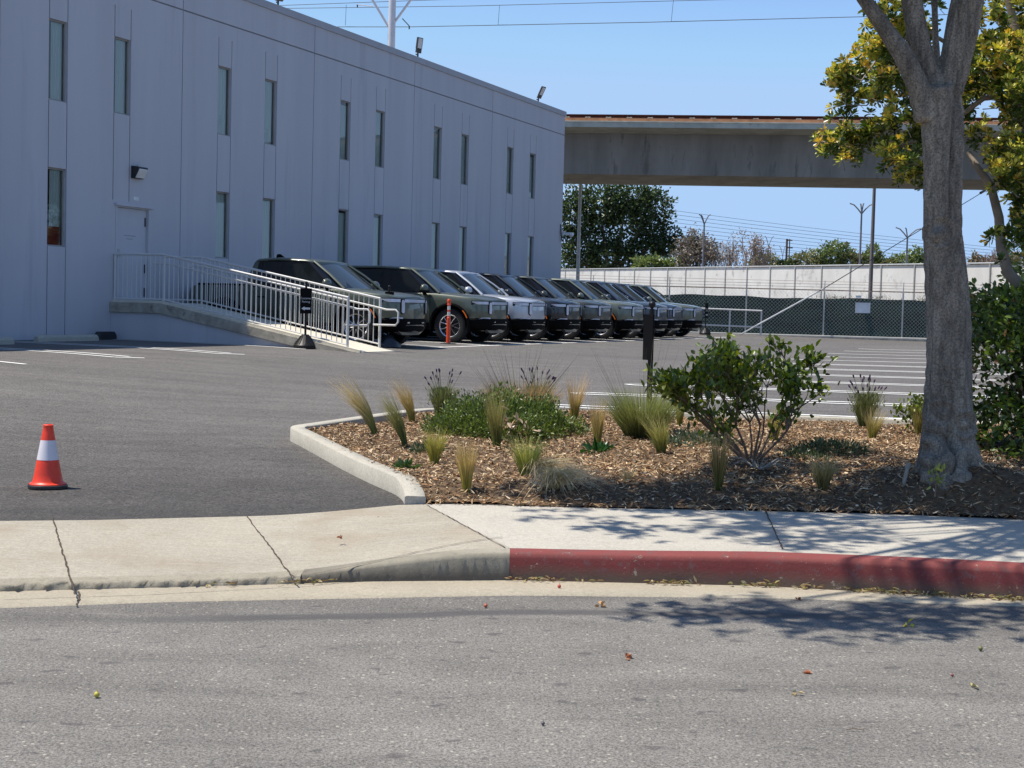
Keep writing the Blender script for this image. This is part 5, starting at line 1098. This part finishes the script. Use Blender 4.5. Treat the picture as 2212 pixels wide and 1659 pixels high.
# clipped shrub mass at the right, a dense hedge-like bush
hb = tw(0, 0); hc = Vector((5.65, 13.0, .22)); e = empty('clipped_bush', hc, 'dense clipped glossy green bush right behind the big trunk', 'bush')
k = 17000; d = unit(RNG.normal(size=(k, 3))); q = np.sign(d)*np.abs(d)**.55; q = q/np.maximum(np.abs(q).max(1, keepdims=True), .6)*A_([1.52, 1.0, .82])*RNG.uniform(.80, 1.04, k)[:, None]*(1+.04*np.sin(d[:, :1]*12)+.04*np.sin(d[:, 2:]*14)); q[:, 2] += .74
low = (q[:, 2] < .35) & (RNG.uniform(0, 1, k) < .55); q = q[~low]; d = d[~low]; k = len(q)
pale = RNG.uniform(0, 1, k) < .02
cc = A_([(.07, .12, .024), (.11, .175, .033), (.05, .085, .018), (.16, .23, .05)])[RNG.integers(0, 4, k)]*RNG.uniform(.7, 1.25, k)[:, None]; cc[pale] = (.28, .16, .09)
leaves('foliage', q, d*.6+RNG.normal(size=(k, 3))*.7+A_([0, 0, .3]), .07*RNG.uniform(.7, 1.2, k), .036, cc, M_leaf, e, fold=.18)
kd = MB()
for i in range(26):
    x = random.uniform(-1.35, 1.3); y = random.uniform(-.7, .5); kd.tube([(x*.6, y*.5, -.05), (x*.8, y*.8, .3), (x, y, .8)], [.018, .012, .008], 5)
kd.build('stems', M_bark, e)
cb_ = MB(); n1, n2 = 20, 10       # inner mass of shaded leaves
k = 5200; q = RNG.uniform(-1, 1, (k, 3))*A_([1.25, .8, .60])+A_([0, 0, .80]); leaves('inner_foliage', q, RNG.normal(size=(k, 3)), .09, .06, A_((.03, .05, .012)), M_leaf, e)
# the big trunk
M_trunk, nt, b = newmat('grey_bark'); v = vec(nt, False); n1 = noise(nt, vec(nt, False, (2.6, 2.6, .7)), 2.2, 5, .6); n2 = noise(nt, v, 70, 4, .8); n3 = noise(nt, vec(nt, False, (9, 9, 2)), 3, 6, .7); wv = noise(nt, vec(nt, False, (1, 1, 14)), 5, 3, .6)
c = ramp(nt, n1.outputs[0], [(.3, (.185, .152, .118)), (.5, (.27, .228, .18)), (.72, (.40, .345, .275))]).outputs[0]; c = mixc(nt, 1., c, ramp(nt, n2.outputs[0], [(.36, .42), (.6, 1.25)]).outputs[0], 'MULTIPLY'); c = mixc(nt, 1., c, ramp(nt, n3.outputs[0], [(.35, .6), (.6, 1.12)]).outputs[0], 'MULTIPLY')
nt.links.new(c, b.inputs['Base Color']); b.inputs['Roughness'].default_value = .9; p1 = bumpn(nt, b, n2.outputs[0], .7, .012); p2 = bumpn(nt, b, n3.outputs[0], .5, .03, p1); bumpn(nt, b, wv.outputs[0], .25, .015, p2)
def dp(x, y, Y=10.45): return deep(x, y, Y)
tb = Vector((3.06, 10.45, .22)); te = empty('street_tree', tb, 'big grey-barked tree with a forked trunk at the right, growing from the mulch', 'tree'); MB.xf = Matrix.Translation(-tb)
mb = MB()
tr = [(2052, 1090, .47), (2052, 1062, .38), (2050, 1035, .30), (2049, 1000, .25), (2048, 950, .215), (2050, 880, .192), (2052, 790, .180), (2050, 697, .176), (2043, 600, .168), (2038, 553, .162), (2034, 505, .155), (2032, 350, .150), (2027, 240, .158), (2021, 190, .168)]
mb.tube([dp(x, y) for x, y, r in tr], [r*.90-.006 for x, y, r in tr], 20)
for s in ([(1995, 260, .06, 10.36), (1985, 190, .075, 10.36), (1950, 120, .068, 10.36), (1905, 55, .064, 10.38), (1862, -8, .062, 10.4), (1800, -120, .055, 10.3), (1735, -260, .045, 10.1)],
          [(2030, 260, .10, 10.5), (2010, 180, .105, 10.5), (1985, 90, .098, 10.5), (1968, -10, .092, 10.5), (1940, -200, .08, 10.5), (1900, -420, .06, 10.3)],
          [(2035, 260, .10, 10.5), (2056, 160, .12, 10.5), (2078, 70, .122, 10.5), (2094, -10, .118, 10.5), (2140, -200, .095, 10.6), (2200, -420, .07, 10.8)],
          [(2030, 200, .05, 10.72), (2022, 80, .045, 10.8), (2016, -60, .042, 10.9), (2030, -300, .03, 11.1)]):
    mb.tube([dp(x, y, Y) for x, y, r, Y in s], [r*.88 for x, y, r, Y in s], 14)
for (x, y, r, Y) in ((2085, 1066, .13, 10.2), (2005, 1062, .11, 10.2), (2120, 1060, .14, 10.5), (1975, 1058, .10, 10.5), (2060, 1085, .12, 10.05)):   # root flares
    mb.tube([dp(2050, 960, 10.4), dp((x+2050)/2, 1020, (Y+10.3)/2), dp(x, y, Y)-Vector((0, 0, .03)), dp(x+(x-2050)*.4, y+14, Y-.08)-Vector((0, 0, .06))], [.12, .12, r*.7, .04], 10)
mb.tube([dp(2078, 1030, 10.15), dp(2080, 1012, 10.12)], .075, 12)   # sawn stub
mb.tube([dp(2024, 512, 10.32), dp(2024, 505, 10.27)], [.05, .03], 10)
me = mb.mesh('trunk', M_trunk, None); MB.xf = None; tmp = bpy.data.objects.new('tmp', me); COL.objects.link(tmp)
md = tmp.modifiers.new('r', 'REMESH'); md.mode = 'VOXEL'; md.voxel_size = .014; md.use_smooth_shade = True
md = tmp.modifiers.new('s', 'SMOOTH'); md.iterations = 12; md.factor = .6
me = evald(tmp); bpy.data.objects.remove(tmp); nvv = len(me.vertices); co = np.empty(nvv*3, np.float32); me.vertices.foreach_get('co', co); co = co.reshape(-1, 3); no = np.empty(nvv*3, np.float32); me.vertices.foreach_get('normal', no); no = no.reshape(-1, 3)
ang = np.arctan2(co[:, 1], co[:, 0]-.0); z = co[:, 2]
dsp = .010*np.sin(ang*5+z*.9)+.008*np.sin(ang*9-z*1.7+1)+.005*np.sin(ang*3+z*6)*np.exp(-((z-.2)/.5)**2)*3+.004*np.sin(z*38+ang*6+2*np.sin(z*7))*(np.sin(ang*4+z*3) > .2)
fork = np.exp(-((ang+1.72-.12*np.sin(z*2))/.13)**2)*np.clip((z-1.6)/.6, 0, 1)*np.clip((3.1-z)/.3, 0, 1); dsp -= .055*fork; dsp += .03*np.exp(-((ang+1.25)/.3)**2)*np.clip((z-1.9)/.6, 0, 1)*np.clip((3.1-z)/.4, 0, 1)
for (cx_, cz_, rr, aa) in ((-.09, 1.88, .06, .012), (-.02, .88, .03, -.01), (.1, .55, .05, .02), (-.12, .35, .07, -.03), (.07, .18, .10, .025), (-.05, .62, .05, .012)):
    dist = np.sqrt((co[:, 0]-cx_)**2+(co[:, 2]-cz_)**2); dsp += np.where(no[:, 1] < 0, aa*np.cos(np.clip(dist/rr, 0, 2)*3.14), 0)*(dist < rr*2)
co += no*dsp[:, None]; me.vertices.foreach_set('co', co.ravel()); me.update(); me.materials.clear(); me.materials.append(M_trunk)
link('trunk', me, te)
# crown of the big tree: twigs and leaves, all above the frame; its shade falls on bed, walk and street
def shade_pt(gx, gy, z): return (gx-SHX*z, gy-SHY*z, z)
rnd = random.Random(4); CL = []
def addc(gx, gy, n, rx, ry, z0=4.9, z1=7.2):
    for _ in range(n):
        z = rnd.uniform(z0, z1); x, y, z = shade_pt(gx+rnd.uniform(-rx, rx), gy+rnd.uniform(-ry, ry), z)
        if z < 1.5+.225*y+.25: z = 1.5+.225*y+.25+rnd.uniform(0, .6)
        CL.append((x, y, z))
for gx_, gy_, n, rx, ry in ((1.1, 10.35, 30, .75, .5), (2.4, 10.5, 38, 1.0, .65), (3.6, 9.9, 10, .8, .35), (3.9, 10.9, 30, 1.1, 1.1), (1.3, 9.2, 9, .9, .45), (2.7, 8.95, 15, 1.0, .6), (3.4, 8.4, 14, .8, .5), (1.75, 7.35, 7, .5, .18), (1.15, 7.25, 4, .45, .12), (2.3, 7.5, 6, .5, .25), (5.6, 11.8, 50, 1.4, 1.4), (5.2, 9.2, 30, 1.4, 1.4), (4.0, 10.42, 44, .9, .22), (3.4, 10.35, 14, .3, .25), (3.2, 12.3, 14, .8, .8), (2.0, 11.6, 8, .6, .5)): addc(gx_, gy_, n, rx, ry)
PL = []; DL = []; twb = MB(); tops = [dp(1735, -260, 10.1), dp(1900, -420, 10.3), dp(2200, -420, 10.8), dp(2030, -300, 11.1)]
for c in CL:
    c = Vector(c); a = min(tops, key=lambda t: (t-c).length); mid = a.lerp(c, .5)+Vector((rnd.uniform(-.2, .2), rnd.uniform(-.2, .2), .25)); twb.tube([a-tb, mid-tb, c-tb], [.030, .016, .006], 5)
    for _ in range(rnd.randint(9, 15)):
        q = c+Vector((rnd.gauss(0, .17), rnd.gauss(0, .17), rnd.gauss(0, .13)))
        for _ in range(8): PL.append(tuple(q+Vector((rnd.gauss(0, .02),)*3)-tb)); DL.append((rnd.gauss(0, 1), rnd.gauss(0, 1), rnd.gauss(.1, .6)))
twb.build('limbs', M_trunk, te, smooth=60)
k = len(PL); leaves('crown', PL, DL, .10*RNG.uniform(.7, 1.2, k), .040, A_([(.05, .09, .02), (.08, .13, .03), (.14, .18, .04)])[RNG.integers(0, 3, k)], M_leaf, te)
# sprouts at the trunk foot, irrigation riser, stub
p = atb(2018, 1066); p.y -= .02; e = empty('sprout', p, 'yellow-green sprout growing at the foot of the big trunk', 'sprout'); k = 34
leaves('leaves', np.stack([RNG.normal(size=k)*.03, RNG.normal(size=k)*.02, RNG.uniform(.05, .17, k)], 1), RNG.normal(size=(k, 3))+A_([0, -.3, .5]), .042, .018, A_((.28, .32, .06))*RNG.uniform(.7, 1.2, k)[:, None], M_leaf, e)
MB().tube([(0, 0, -.02), (.005, 0, .09), (-.01, -.01, .17)], [.005, .004, .002], 5).build('stem', M_bark, e)
p = atb(1950, 1048); e = empty('irrigation_riser', p, 'leaning grey plastic pipe riser with a cap left of the big trunk', 'pipe')
MB().tube([(0, 0, -.03), (.03, 0, .13)], .014, 10).build('pipe', mat('grey_pvc', (.30, .28, .24), .7, var=.2, sc=20), e, smooth=50); MB().tube([(.028, 0, .12), (.036, 0, .155)], [.021, .018], 10).build('cap', mat('grey_pvc_cap', (.26, .24, .21), .7), e, smooth=40)
# second tree behind the trunk: yellowing rosettes, sun and shade put into leaf colours
M_bark2 = mat('pale_bark', (.30, .25, .20), .9, var=.25, sc=8, bump=.4, bsc=30)
POL1 = [(1905, -10), (1880, 45), (1850, 80), (1838, 140), (1815, 150), (1798, 185), (1812, 235), (1838, 262), (1803, 300), (1788, 322), (1812, 342), (1850, 345), (1880, 372), (1935, 395), (1940, 408), (1975, 428), (2010, 430), (2010, -10)]
POL2 = [(2060, -10), (2330, -10), (2330, 640), (2215, 560), (2185, 530), (2160, 520), (2172, 480), (2190, 470), (2200, 440), (2178, 400), (2148, 385), (2140, 360), (2185, 372), (2205, 352), (2150, 318), (2120, 300), (2085, 290), (2060, 240)]
POL3 = [(2142, 352), (2212, 330), (2240, 400), (2185, 395), (2150, 388)]
HOLES = [(1895, 250, 26), (1960, 255, 16), (2085, 300, 22), (2120, 225, 12), (2208, 158, 9), (1960, 12, 12), (2125, 338, 14)]
def fill(poly, n, Y0, Y1):
    a = A_(poly, float) if False else np.array(poly, float); out = []
    while len(out) < n:
        c = RNG.uniform(a.min(0), a.max(0), (n*3, 2)); c = c[polymask(c[:, 0], c[:, 1], poly)]
        for x, y in c:
            if all((x-hx)**2+(y-hy)**2 > hr*hr for hx, hy, hr in HOLES): out.append((x, y))
            if len(out) >= n: break
    return [deep(x, y, RNG.uniform(Y0, Y1)) for x, y in out]
yt = empty('yellowing_tree', (5.9, 13.4, .25), 'tree with glossy green and yellow rosettes of leaves behind the big trunk', 'tree'); yb0 = Vector((5.9, 13.4, .25))
C1 = []; U1 = []
def clusters(poly, n, k, rad, Y0, Y1):
    for c in fill(poly, n, Y0, Y1):
        rr = rad*c.y/3200.*random.uniform(.7, 1.3)
        for _ in range(int(k*random.uniform(.6, 1.4))):
            o = Vector((random.gauss(0, 1), random.gauss(0, 1), random.gauss(0, .75)))
            if o.length > 1.9: continue
            q = c+o*rr; u_ = 1106+3200*q.x/q.y
            C1.append(q); U1.append(o.z*.8-o.x*.7+random.gauss(0, .35)+(c.z-3.3)*.45-(c.x-4.0)*.10)  # upper left counts as sunlit: bright yellow leaves there, dark green elsewhere
clusters(POL1, 88, 13, 20, 12.6, 14.2); clusters(POL2, 135, 17, 26, 12.4, 14.6); clusters(POL3, 5, 8, 14, 13, 13.6)
PL = []; DL = []; CC = []; crn = Vector((5.0, 13.4, 5.2))
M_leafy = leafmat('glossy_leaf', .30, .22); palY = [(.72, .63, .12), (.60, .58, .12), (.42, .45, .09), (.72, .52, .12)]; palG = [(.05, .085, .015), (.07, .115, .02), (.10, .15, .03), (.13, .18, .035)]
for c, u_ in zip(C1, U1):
    sun_yellow = u_ > .0
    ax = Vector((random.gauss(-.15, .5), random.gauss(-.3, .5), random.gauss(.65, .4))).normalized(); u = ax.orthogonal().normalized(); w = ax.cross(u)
    pal = palY if sun_yellow else palG; base_c = random.choice(pal)
    for i in range(14):
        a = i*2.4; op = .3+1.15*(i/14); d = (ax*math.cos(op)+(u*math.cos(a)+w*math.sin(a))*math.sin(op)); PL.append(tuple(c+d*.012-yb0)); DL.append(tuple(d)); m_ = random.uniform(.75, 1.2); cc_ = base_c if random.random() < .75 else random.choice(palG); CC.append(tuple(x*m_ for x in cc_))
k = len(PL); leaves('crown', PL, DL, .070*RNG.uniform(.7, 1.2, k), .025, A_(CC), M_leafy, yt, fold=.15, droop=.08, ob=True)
b = MB(); MB.xf = Matrix.Translation(-yb0)
b.tube([(5.9, 13.4, .2), dp(2330, 800, 13.4), dp(2260, 680, 13.4), dp(2215, 628, 13.3), dp(2178, 590, 13.3), dp(2163, 540, 13.3), dp(2158, 470, 13.3), dp(2140, 400, 13.3), dp(2112, 362, 13.3), dp(2092, 330, 13.4)], [.09, .075, .062, .058, .052, .046, .042, .037, .03, .022], 9)
b.tube([dp(2300, 720, 13.4), dp(2290, 500, 13.6), dp(2240, 300, 13.6), dp(2205, 120, 13.6), dp(2170, -40, 13.6)], [.07, .065, .055, .045, .03], 9); b.tube([dp(2245, 320, 13.5), dp(2170, 208, 13.2), dp(2125, 212, 13.1), dp(2075, 250, 13.2), dp(1990, 300, 13.3), dp(1900, 330, 13.3)], [.04, .03, .026, .022, .018, .008], 7)
b.tube([dp(2170, 208, 13.3), dp(2090, 120, 13.3), dp(1990, 60, 13.3), dp(1900, 120, 13.3), dp(1850, 190, 13.3)], [.024, .022, .018, .012, .006], 6); b.tube([dp(2260, 400, 13.4), dp(2190, 200, 13.2), dp(2150, 150, 13.1)], [.035, .025, .012], 6)
b.build('trunk', M_bark2, yt, smooth=60); MB.xf = None
tw_b = MB()
for c in random.sample(C1, 420): a = Vector((random.gauss(.05, .06), random.gauss(.03, .05), random.gauss(-.05, .05))); tw_b.tube([c+a-yb0, c-yb0], [.005, .003], 4)
struct(tw_b.build('twigs', M_bark2, yt), 'stuff')
# dark bush edge at the right margin above the clipped bush
e = empty('dark_bush', (10.6, 27., .4), 'dark green bushy crown at the right margin above the clipped bush', 'bush'); k = 5200
d = unit(RNG.normal(size=(k, 3))); q = d*RNG.uniform(.7, 1.05, k)[:, None]*A_([1.6, 1.3, 1.7])+A_([0, 0, 2.0]); leaves('foliage', q, d+RNG.normal(size=(k, 3))*.6, .13, .07, A_([(.04, .07, .025), (.06, .095, .03)])[RNG.integers(0, 2, k)], M_leaf, e); MB().tube([(0, 0, -.1), (0, 0, 1.6)], [.12, .07], 7).build('trunk', M_bark2, e)
# ------------------------------------------------------------------ far trees beyond the freeway wall
def fartree(name, px, ytop, Y, blobs, n, leaf, cols, label, cat='tree', group='trees and bushes beyond the freeway wall', trunk=.25, m=None):
    """blobs: (dx px, y px, rx px, ry px) in photo pixels at depth Y"""
    s_ = Y/3200.; q = P(px, ytop, Y); base = Vector((q.x, Y, .45)); e = empty(name, base, label, cat, group); Pn = []; Dn = []; tot = sum(b[2]*b[3] for b in blobs); tbm = MB()
    for (dx, yy, rx, ry) in blobs:
        c = P(px+dx, yy, Y)-base; k = int(n*rx*ry/tot); d = unit(RNG.normal(size=(k, 3))); rr = RNG.uniform(.45, 1.05, k)[:, None]*(1+.13*np.sin(d[:, :1]*7+dx)+.13*np.sin(d[:, 2:]*9+px)+.1*np.sin(d[:, 1:2]*8))
        Pn.append(d*rr*A_([rx*s_, min(rx, 60)*s_*.8, ry*s_])+A_(tuple(c))); Dn.append(d+RNG.normal(size=(k, 3))*.7); tbm.tube([(0, 0, 0), (c.x*.3, c.y*.3, c.z*.5), tuple(c)], [trunk, trunk*.6, trunk*.25], 6)
    Pn = np.concatenate(Pn); Pn[:, 2] = np.maximum(Pn[:, 2], .1); k = len(Pn); cc = A_(cols)[RNG.integers(0, len(cols), k)]*RNG.uniform(.65, 1.3, k)[:, None]
    leaves('crown', Pn, np.concatenate(Dn), leaf*RNG.uniform(.6, 1.3, k), leaf*.6, cc, m or M_leaf, e); tbm.build('trunk', M_bark2, e); return e
DG = [(.05, .08, .03), (.075, .11, .04), (.035, .055, .022), (.10, .14, .055)]; LG = [(.18, .23, .08), (.24, .29, .11), (.13, .17, .06)]; OG = [(.22, .23, .11), (.17, .18, .08), (.27, .27, .14)]
fartree('broad_tree', 1325, 395, 178, [(-85, 470, 45, 65), (-70, 550, 55, 45), (-30, 445, 65, 50), (30, 430, 70, 42), (85, 445, 48, 38), (20, 500, 85, 60), (95, 505, 40, 30), (112, 535, 34, 22), (-10, 560, 80, 30), (70, 545, 50, 30), (138, 512, 14, 14)], 17000, .42, DG, 'big dark green broad tree standing between the building corner and the bare trees', trunk=.45, group=None)
fartree('bush', 1405, 550, 172, [(0, 575, 38, 22)], 1300, .4, LG, 'light green bush under the right half of the big dark tree')
fartree('bush', 1472, 555, 172, [(0, 578, 28, 22), (-42, 580, 22, 20)], 1300, .4, [(.20, .26, .08), (.15, .21, .06)], 'lime green rounded bush left of the brownish bare tree')
def bare(px, ytop, Y, wpx, n0, seed, col, label, nl, leafcol, leaf=.22, r0=.22, sp=.8):
    q = P(px, ytop, Y); Ht = q.z-.45; e = empty('bare_tree', (q.x, Y, .45), label, 'tree', 'bare trees beyond the freeway wall'); segs, tips = branches((0, 0, 0), n0, Ht*.34, sp, 4, seed, r0, Vector((0, 0, .15)))
    T = A_([tuple(t[0]) for t in tips]); kx = (wpx*Y/3200.*.5)/np.percentile(np.abs(T[:, 0]), 92); kz = Ht/np.percentile(T[:, 2], 97); b = MB()
    for pts, rs in segs: b.tube([(p.x*kx, p.y*kx, p.z*kz) for p in pts], rs, 4)
    b.build('trunk', col, e); i = RNG.integers(0, len(T), nl); Pn = T[i]*A_([kx, kx, kz])+RNG.normal(size=(nl, 3))*.35
    leaves('crown', Pn, RNG.normal(size=(nl, 3)), leaf*RNG.uniform(.6, 1.3, nl), leaf*.5, A_(leafcol)[RNG.integers(0, len(leafcol), nl)]*RNG.uniform(.7, 1.2, nl)[:, None], M_leaf, e)
M_tw = mat('grey_brown_twig', (.26, .20, .17), .9)
bare(1508, 513, 172, 74, 6, 21, M_tw, 'brownish purple bare tree crossed by a forked street light', 4200, [(.20, .165, .14), (.25, .21, .175), (.17, .16, .11)], .34)
bare(1569, 526, 176, 50, 5, 5, M_tw, 'pale thin bare tree between the brownish one and the fan-shaped one', 900, [(.34, .30, .26), (.28, .25, .22)], .26, .14)
bare(1625, 510, 174, 68, 5, 33, M_tw, 'fan-shaped bare tree with pinkish twigs left of the utility pole', 1500, [(.27, .21, .17), (.31, .25, .20)], .28, .2, 1.0)
bare(2147, 535, 178, 48, 5, 8, M_tw, 'dark bare tree seen between the big trunk and the right margin', 160, [(.2, .14, .1)], .2, .2)
for px, yt_, bl_, n, cols, l in ((1655, 558, [(0, 578, 30, 18), (-22, 583, 22, 12)], 1000, OG, 'olive bush below the small forked street light'), (1745, 553, [(0, 577, 34, 20), (-32, 585, 20, 12)], 1300, OG, 'grey-green bush right of the utility pole with crossarms'),
        (1798, 538, [(0, 566, 30, 28), (26, 555, 14, 16), (-20, 575, 26, 20)], 2000, LG, 'tallest light green bushy tree left of the dark utility pole'), (1850, 552, [(-12, 575, 26, 20), (14, 580, 24, 16)], 1300, OG, 'olive bush at the foot of the widest street light'),
        (1886, 542, [(0, 560, 17, 17), (-2, 580, 30, 16)], 1200, LG, 'small leafy tree behind the tall brownish pole'), (1960, 552, [(-6, 578, 36, 18), (22, 570, 20, 18), (40, 583, 30, 14)], 1900, LG, 'green bush right behind the street light next to the big trunk'),
        (1920, 565, [(0, 582, 28, 12)], 700, OG, 'low bush between the tall brownish pole and the big trunk'), (1700, 566, [(0, 584, 26, 11)], 600, DG, 'low dark bush between the two utility poles'),
        (2135, 560, [(0, 583, 30, 14), (50, 580, 34, 17), (-28, 578, 16, 16)], 1700, [(.20, .14, .08), (.16, .15, .08), (.24, .18, .10)], 'brownish bush under the dark bare tree right of the big trunk')):
    fartree('bush', px, yt_, 182, [(a_, b_-9, c_, d_*1.25) for a_, b_, c_, d_ in bl_], int(n*1.2), .36, cols, l, cat='bush')
LAB = {4.2: 'farther dark', 3.6: 'nearer dark'}
for x, y, r in ((33, 43, 3.6), (52, 66, 4.2)):            # beyond the right edge: what the window panes mirror
    e = empty('broad_tree', (x, y, .45), f'{LAB[r]} tree beyond the right edge of the photo, mirrored in the windows', 'tree', 'trees outside the frame mirrored in the windows'); k = 2600; d = unit(RNG.normal(size=(k, 3)))
    leaves('crown', d*RNG.uniform(.5, 1.05, k)[:, None]*A_([r, r, r*.9])+A_([0, 0, 4.4]), d+RNG.normal(size=(k, 3))*.6, .5, .35, A_(DG)[RNG.integers(0, 4, k)]*1.4, M_leaf, e); MB().tube([(0, 0, 0), (0, 0, 4)], [.3, .2], 8).build('trunk', M_bark2, e)
# fan palm at the building corner
q = P(1238, 612, 58.5); pe = empty('fan_palm', (q.x, 58.5, .5), 'low fan palm at the far corner of the building', 'palm'); Vp = []; Fp = []; Cp = []
for i in range(26):
    a = random.uniform(0, 6.28); el = random.uniform(.1, 1.35); d0 = Vector((math.cos(a)*math.cos(el), math.sin(a)*math.cos(el), math.sin(el))); stl = random.uniform(.35, .7); c = Vector((0, 0, .75))+d0*stl; sd_ = d0.cross(Vector((0, 0, 1))).normalized()
    n = 15; Dn = []; 
    for j in range(n): an = -1.25+2.5*j/(n-1); Dn.append(tuple(d0*math.cos(an)+sd_*math.sin(an)))
    V, F, C = blades(np.tile(A_(tuple(c)), (n, 1)), Dn, .62, .05, .16, A_((.07, .11, .035)), A_((.14, .18, .06)), 4); Fp.append(F+sum(len(v) for v in Vp)); Vp.append(V); Cp.append(C)
link('fronds', npmesh('fronds', np.concatenate(Vp), np.concatenate(Fp), M_grass, np.concatenate(Cp)), pe); MB().tube([(0, 0, -.05), (0, 0, .8)], .13, 8).build('trunk', M_bark2, pe)
# weeds along the wall foot, seen over the green screen
k = 420; xs_ = RNG.uniform(10, 25, k); 
# ------------------------------------------------------------------ fallen leaves, berries and litter
M_dl = leafmat('dry_leaf', .7, .15)
LV = [(209, 1506, (.50, .42, .06), .022, 'round yellow nut lying alone on the asphalt at the lower left', 1), (1049, 1312, (.45, .12, .06), .02, 'small red berry with a stem on the asphalt below the grey kerb', 1), (1297, 1311, (.52, .30, .14), .026, 'pale tan leaf on the asphalt just below the gutter', 0),
      (1354, 1423, (.42, .17, .08), .026, 'rust brown curled leaf alone in the middle of the street', 0), (1755, 1453, (.52, .24, .14), .030, 'orange brown leaf on the right half of the street', 0), (1722, 1501, (.50, .40, .22), .022, 'pale leaf scrap below the orange brown leaf', 0), (2118, 1405, (.16, .16, .05), .020, 'dark olive nut near the right edge of the street', 1),
      (2057, 1461, (.25, .06, .05), .013, 'tiny dark red berry near the right edge', 1), (2100, 1484, (.50, .44, .22), .026, 'narrow yellowish leaf below the tiny red berry', 0), (1173, 1566, (.10, .08, .09), .014, 'small dark berry low in the middle of the street', 1), (822, 1121, (.45, .14, .08), .020, 'small reddish leaf on the driveway apron by the asphalt', 0),
      (735, 1163, (.36, .14, .07), .022, 'reddish leaf at the end of a thin stem on the driveway apron', 0), (1208, 1270, (.45, .08, .05), .020, 'red berry in the gutter below the red kerb', 1), (1960, 1352, (.60, .50, .08), .028, 'yellow leaf lying in the tree shade on the asphalt', 0), (1724, 1296, (.30, .10, .05), .018, 'dark reddish leaf at the gutter edge in the tree shade', 0), (1846, 1579, (.30, .22, .14), .02, 'thin twig on the asphalt at the lower right', 2)]
for px, py, c, r, l, kd in LV:
    d = ray(px, py); zz = .125 if py < 1200 else .003; kk = (zz-CZ)/d.z; p = C0+d*kk
    if kd == 1:
        b = MB(); b.lathe([(0, 0)]+[(r*.5*math.sin(a), r*.5-r*.5*math.cos(a)) for a in np.linspace(.4, 2.9, 7)]+[(0, r)], 10); b.tube([(0, 0, r*.9), (r*.2, 0, r*1.5)], r*.06, 4); o = b.build('fallen_berry', plain('berry', c, .5), loc=p-Vector((0, 0, .001)), smooth=60); tag(o, l, 'berry')
    elif kd == 2: tag(MB().tube([(-.03, 0, .004), (0, .004, .008), (.035, -.002, .005)], .0018, 4).build('fallen_twig', M_bark, loc=p), l, 'twig')
    else:
        me_ = leaves('fallen_leaf', RNG.normal(size=(4, 3))*r*.15+A_([0, 0, .004]), RNG.normal(size=(4, 3))*A_([1, 1, .3]), r*1.3, r*.75, A_(c), M_dl, fold=.4); me_.location = p; tag(me_, l, 'leaf')
n = 420; Pn = []
for (a, b_, dens) in ((.02, .3, 24), (.4, .5, 5), (.78, 1.05, 34), (1.2, 1.75, 46), (1.85, 2.4, 90), (2.45, 2.75, 50), (-1.2, -.9, 20), (-1.6, -1.45, 8), (2.75, 5., 120)):
    for _ in range(dens): x = random.uniform(a, b_); Pn.append((x, float(yc(x))-abs(random.gauss(0, .022))-.012, random.uniform(.006, .022)))
n = len(Pn); o = leaves('leaf_litter', Pn, RNG.normal(size=(n, 3))*A_([1.5, .5, .25]), .038*RNG.uniform(.5, 1.3, n), .012, A_([(.38, .31, .12), (.32, .22, .11), (.24, .15, .07), (.18, .17, .07), (.46, .38, .22)])[RNG.integers(0, 5, n)], M_dl, fold=.5); o['kind'] = 'stuff'
# weeds at the wall base behind the screen
e = empty('weed_strip', (19, 68, .5), 'scattered weeds showing above the green screen against the pale wall', 'weeds'); k = 2600
cl = RNG.uniform(-5, 5, (26, 1)); i = RNG.integers(0, 26, k); hgt = RNG.uniform(.3, 1., 26)
leaves('foliage', np.stack([cl[i, 0]+RNG.normal(size=k)*.28, RNG.normal(size=k)*.3, 1.45+RNG.uniform(0, .55, k)*hgt[i]], 1), RNG.normal(size=(k, 3))+A_([0, 0, .7]), .12, .035, A_([(.12, .12, .07), (.24, .19, .12), (.08, .10, .05)])[RNG.integers(0, 3, k)], M_leaf, e)
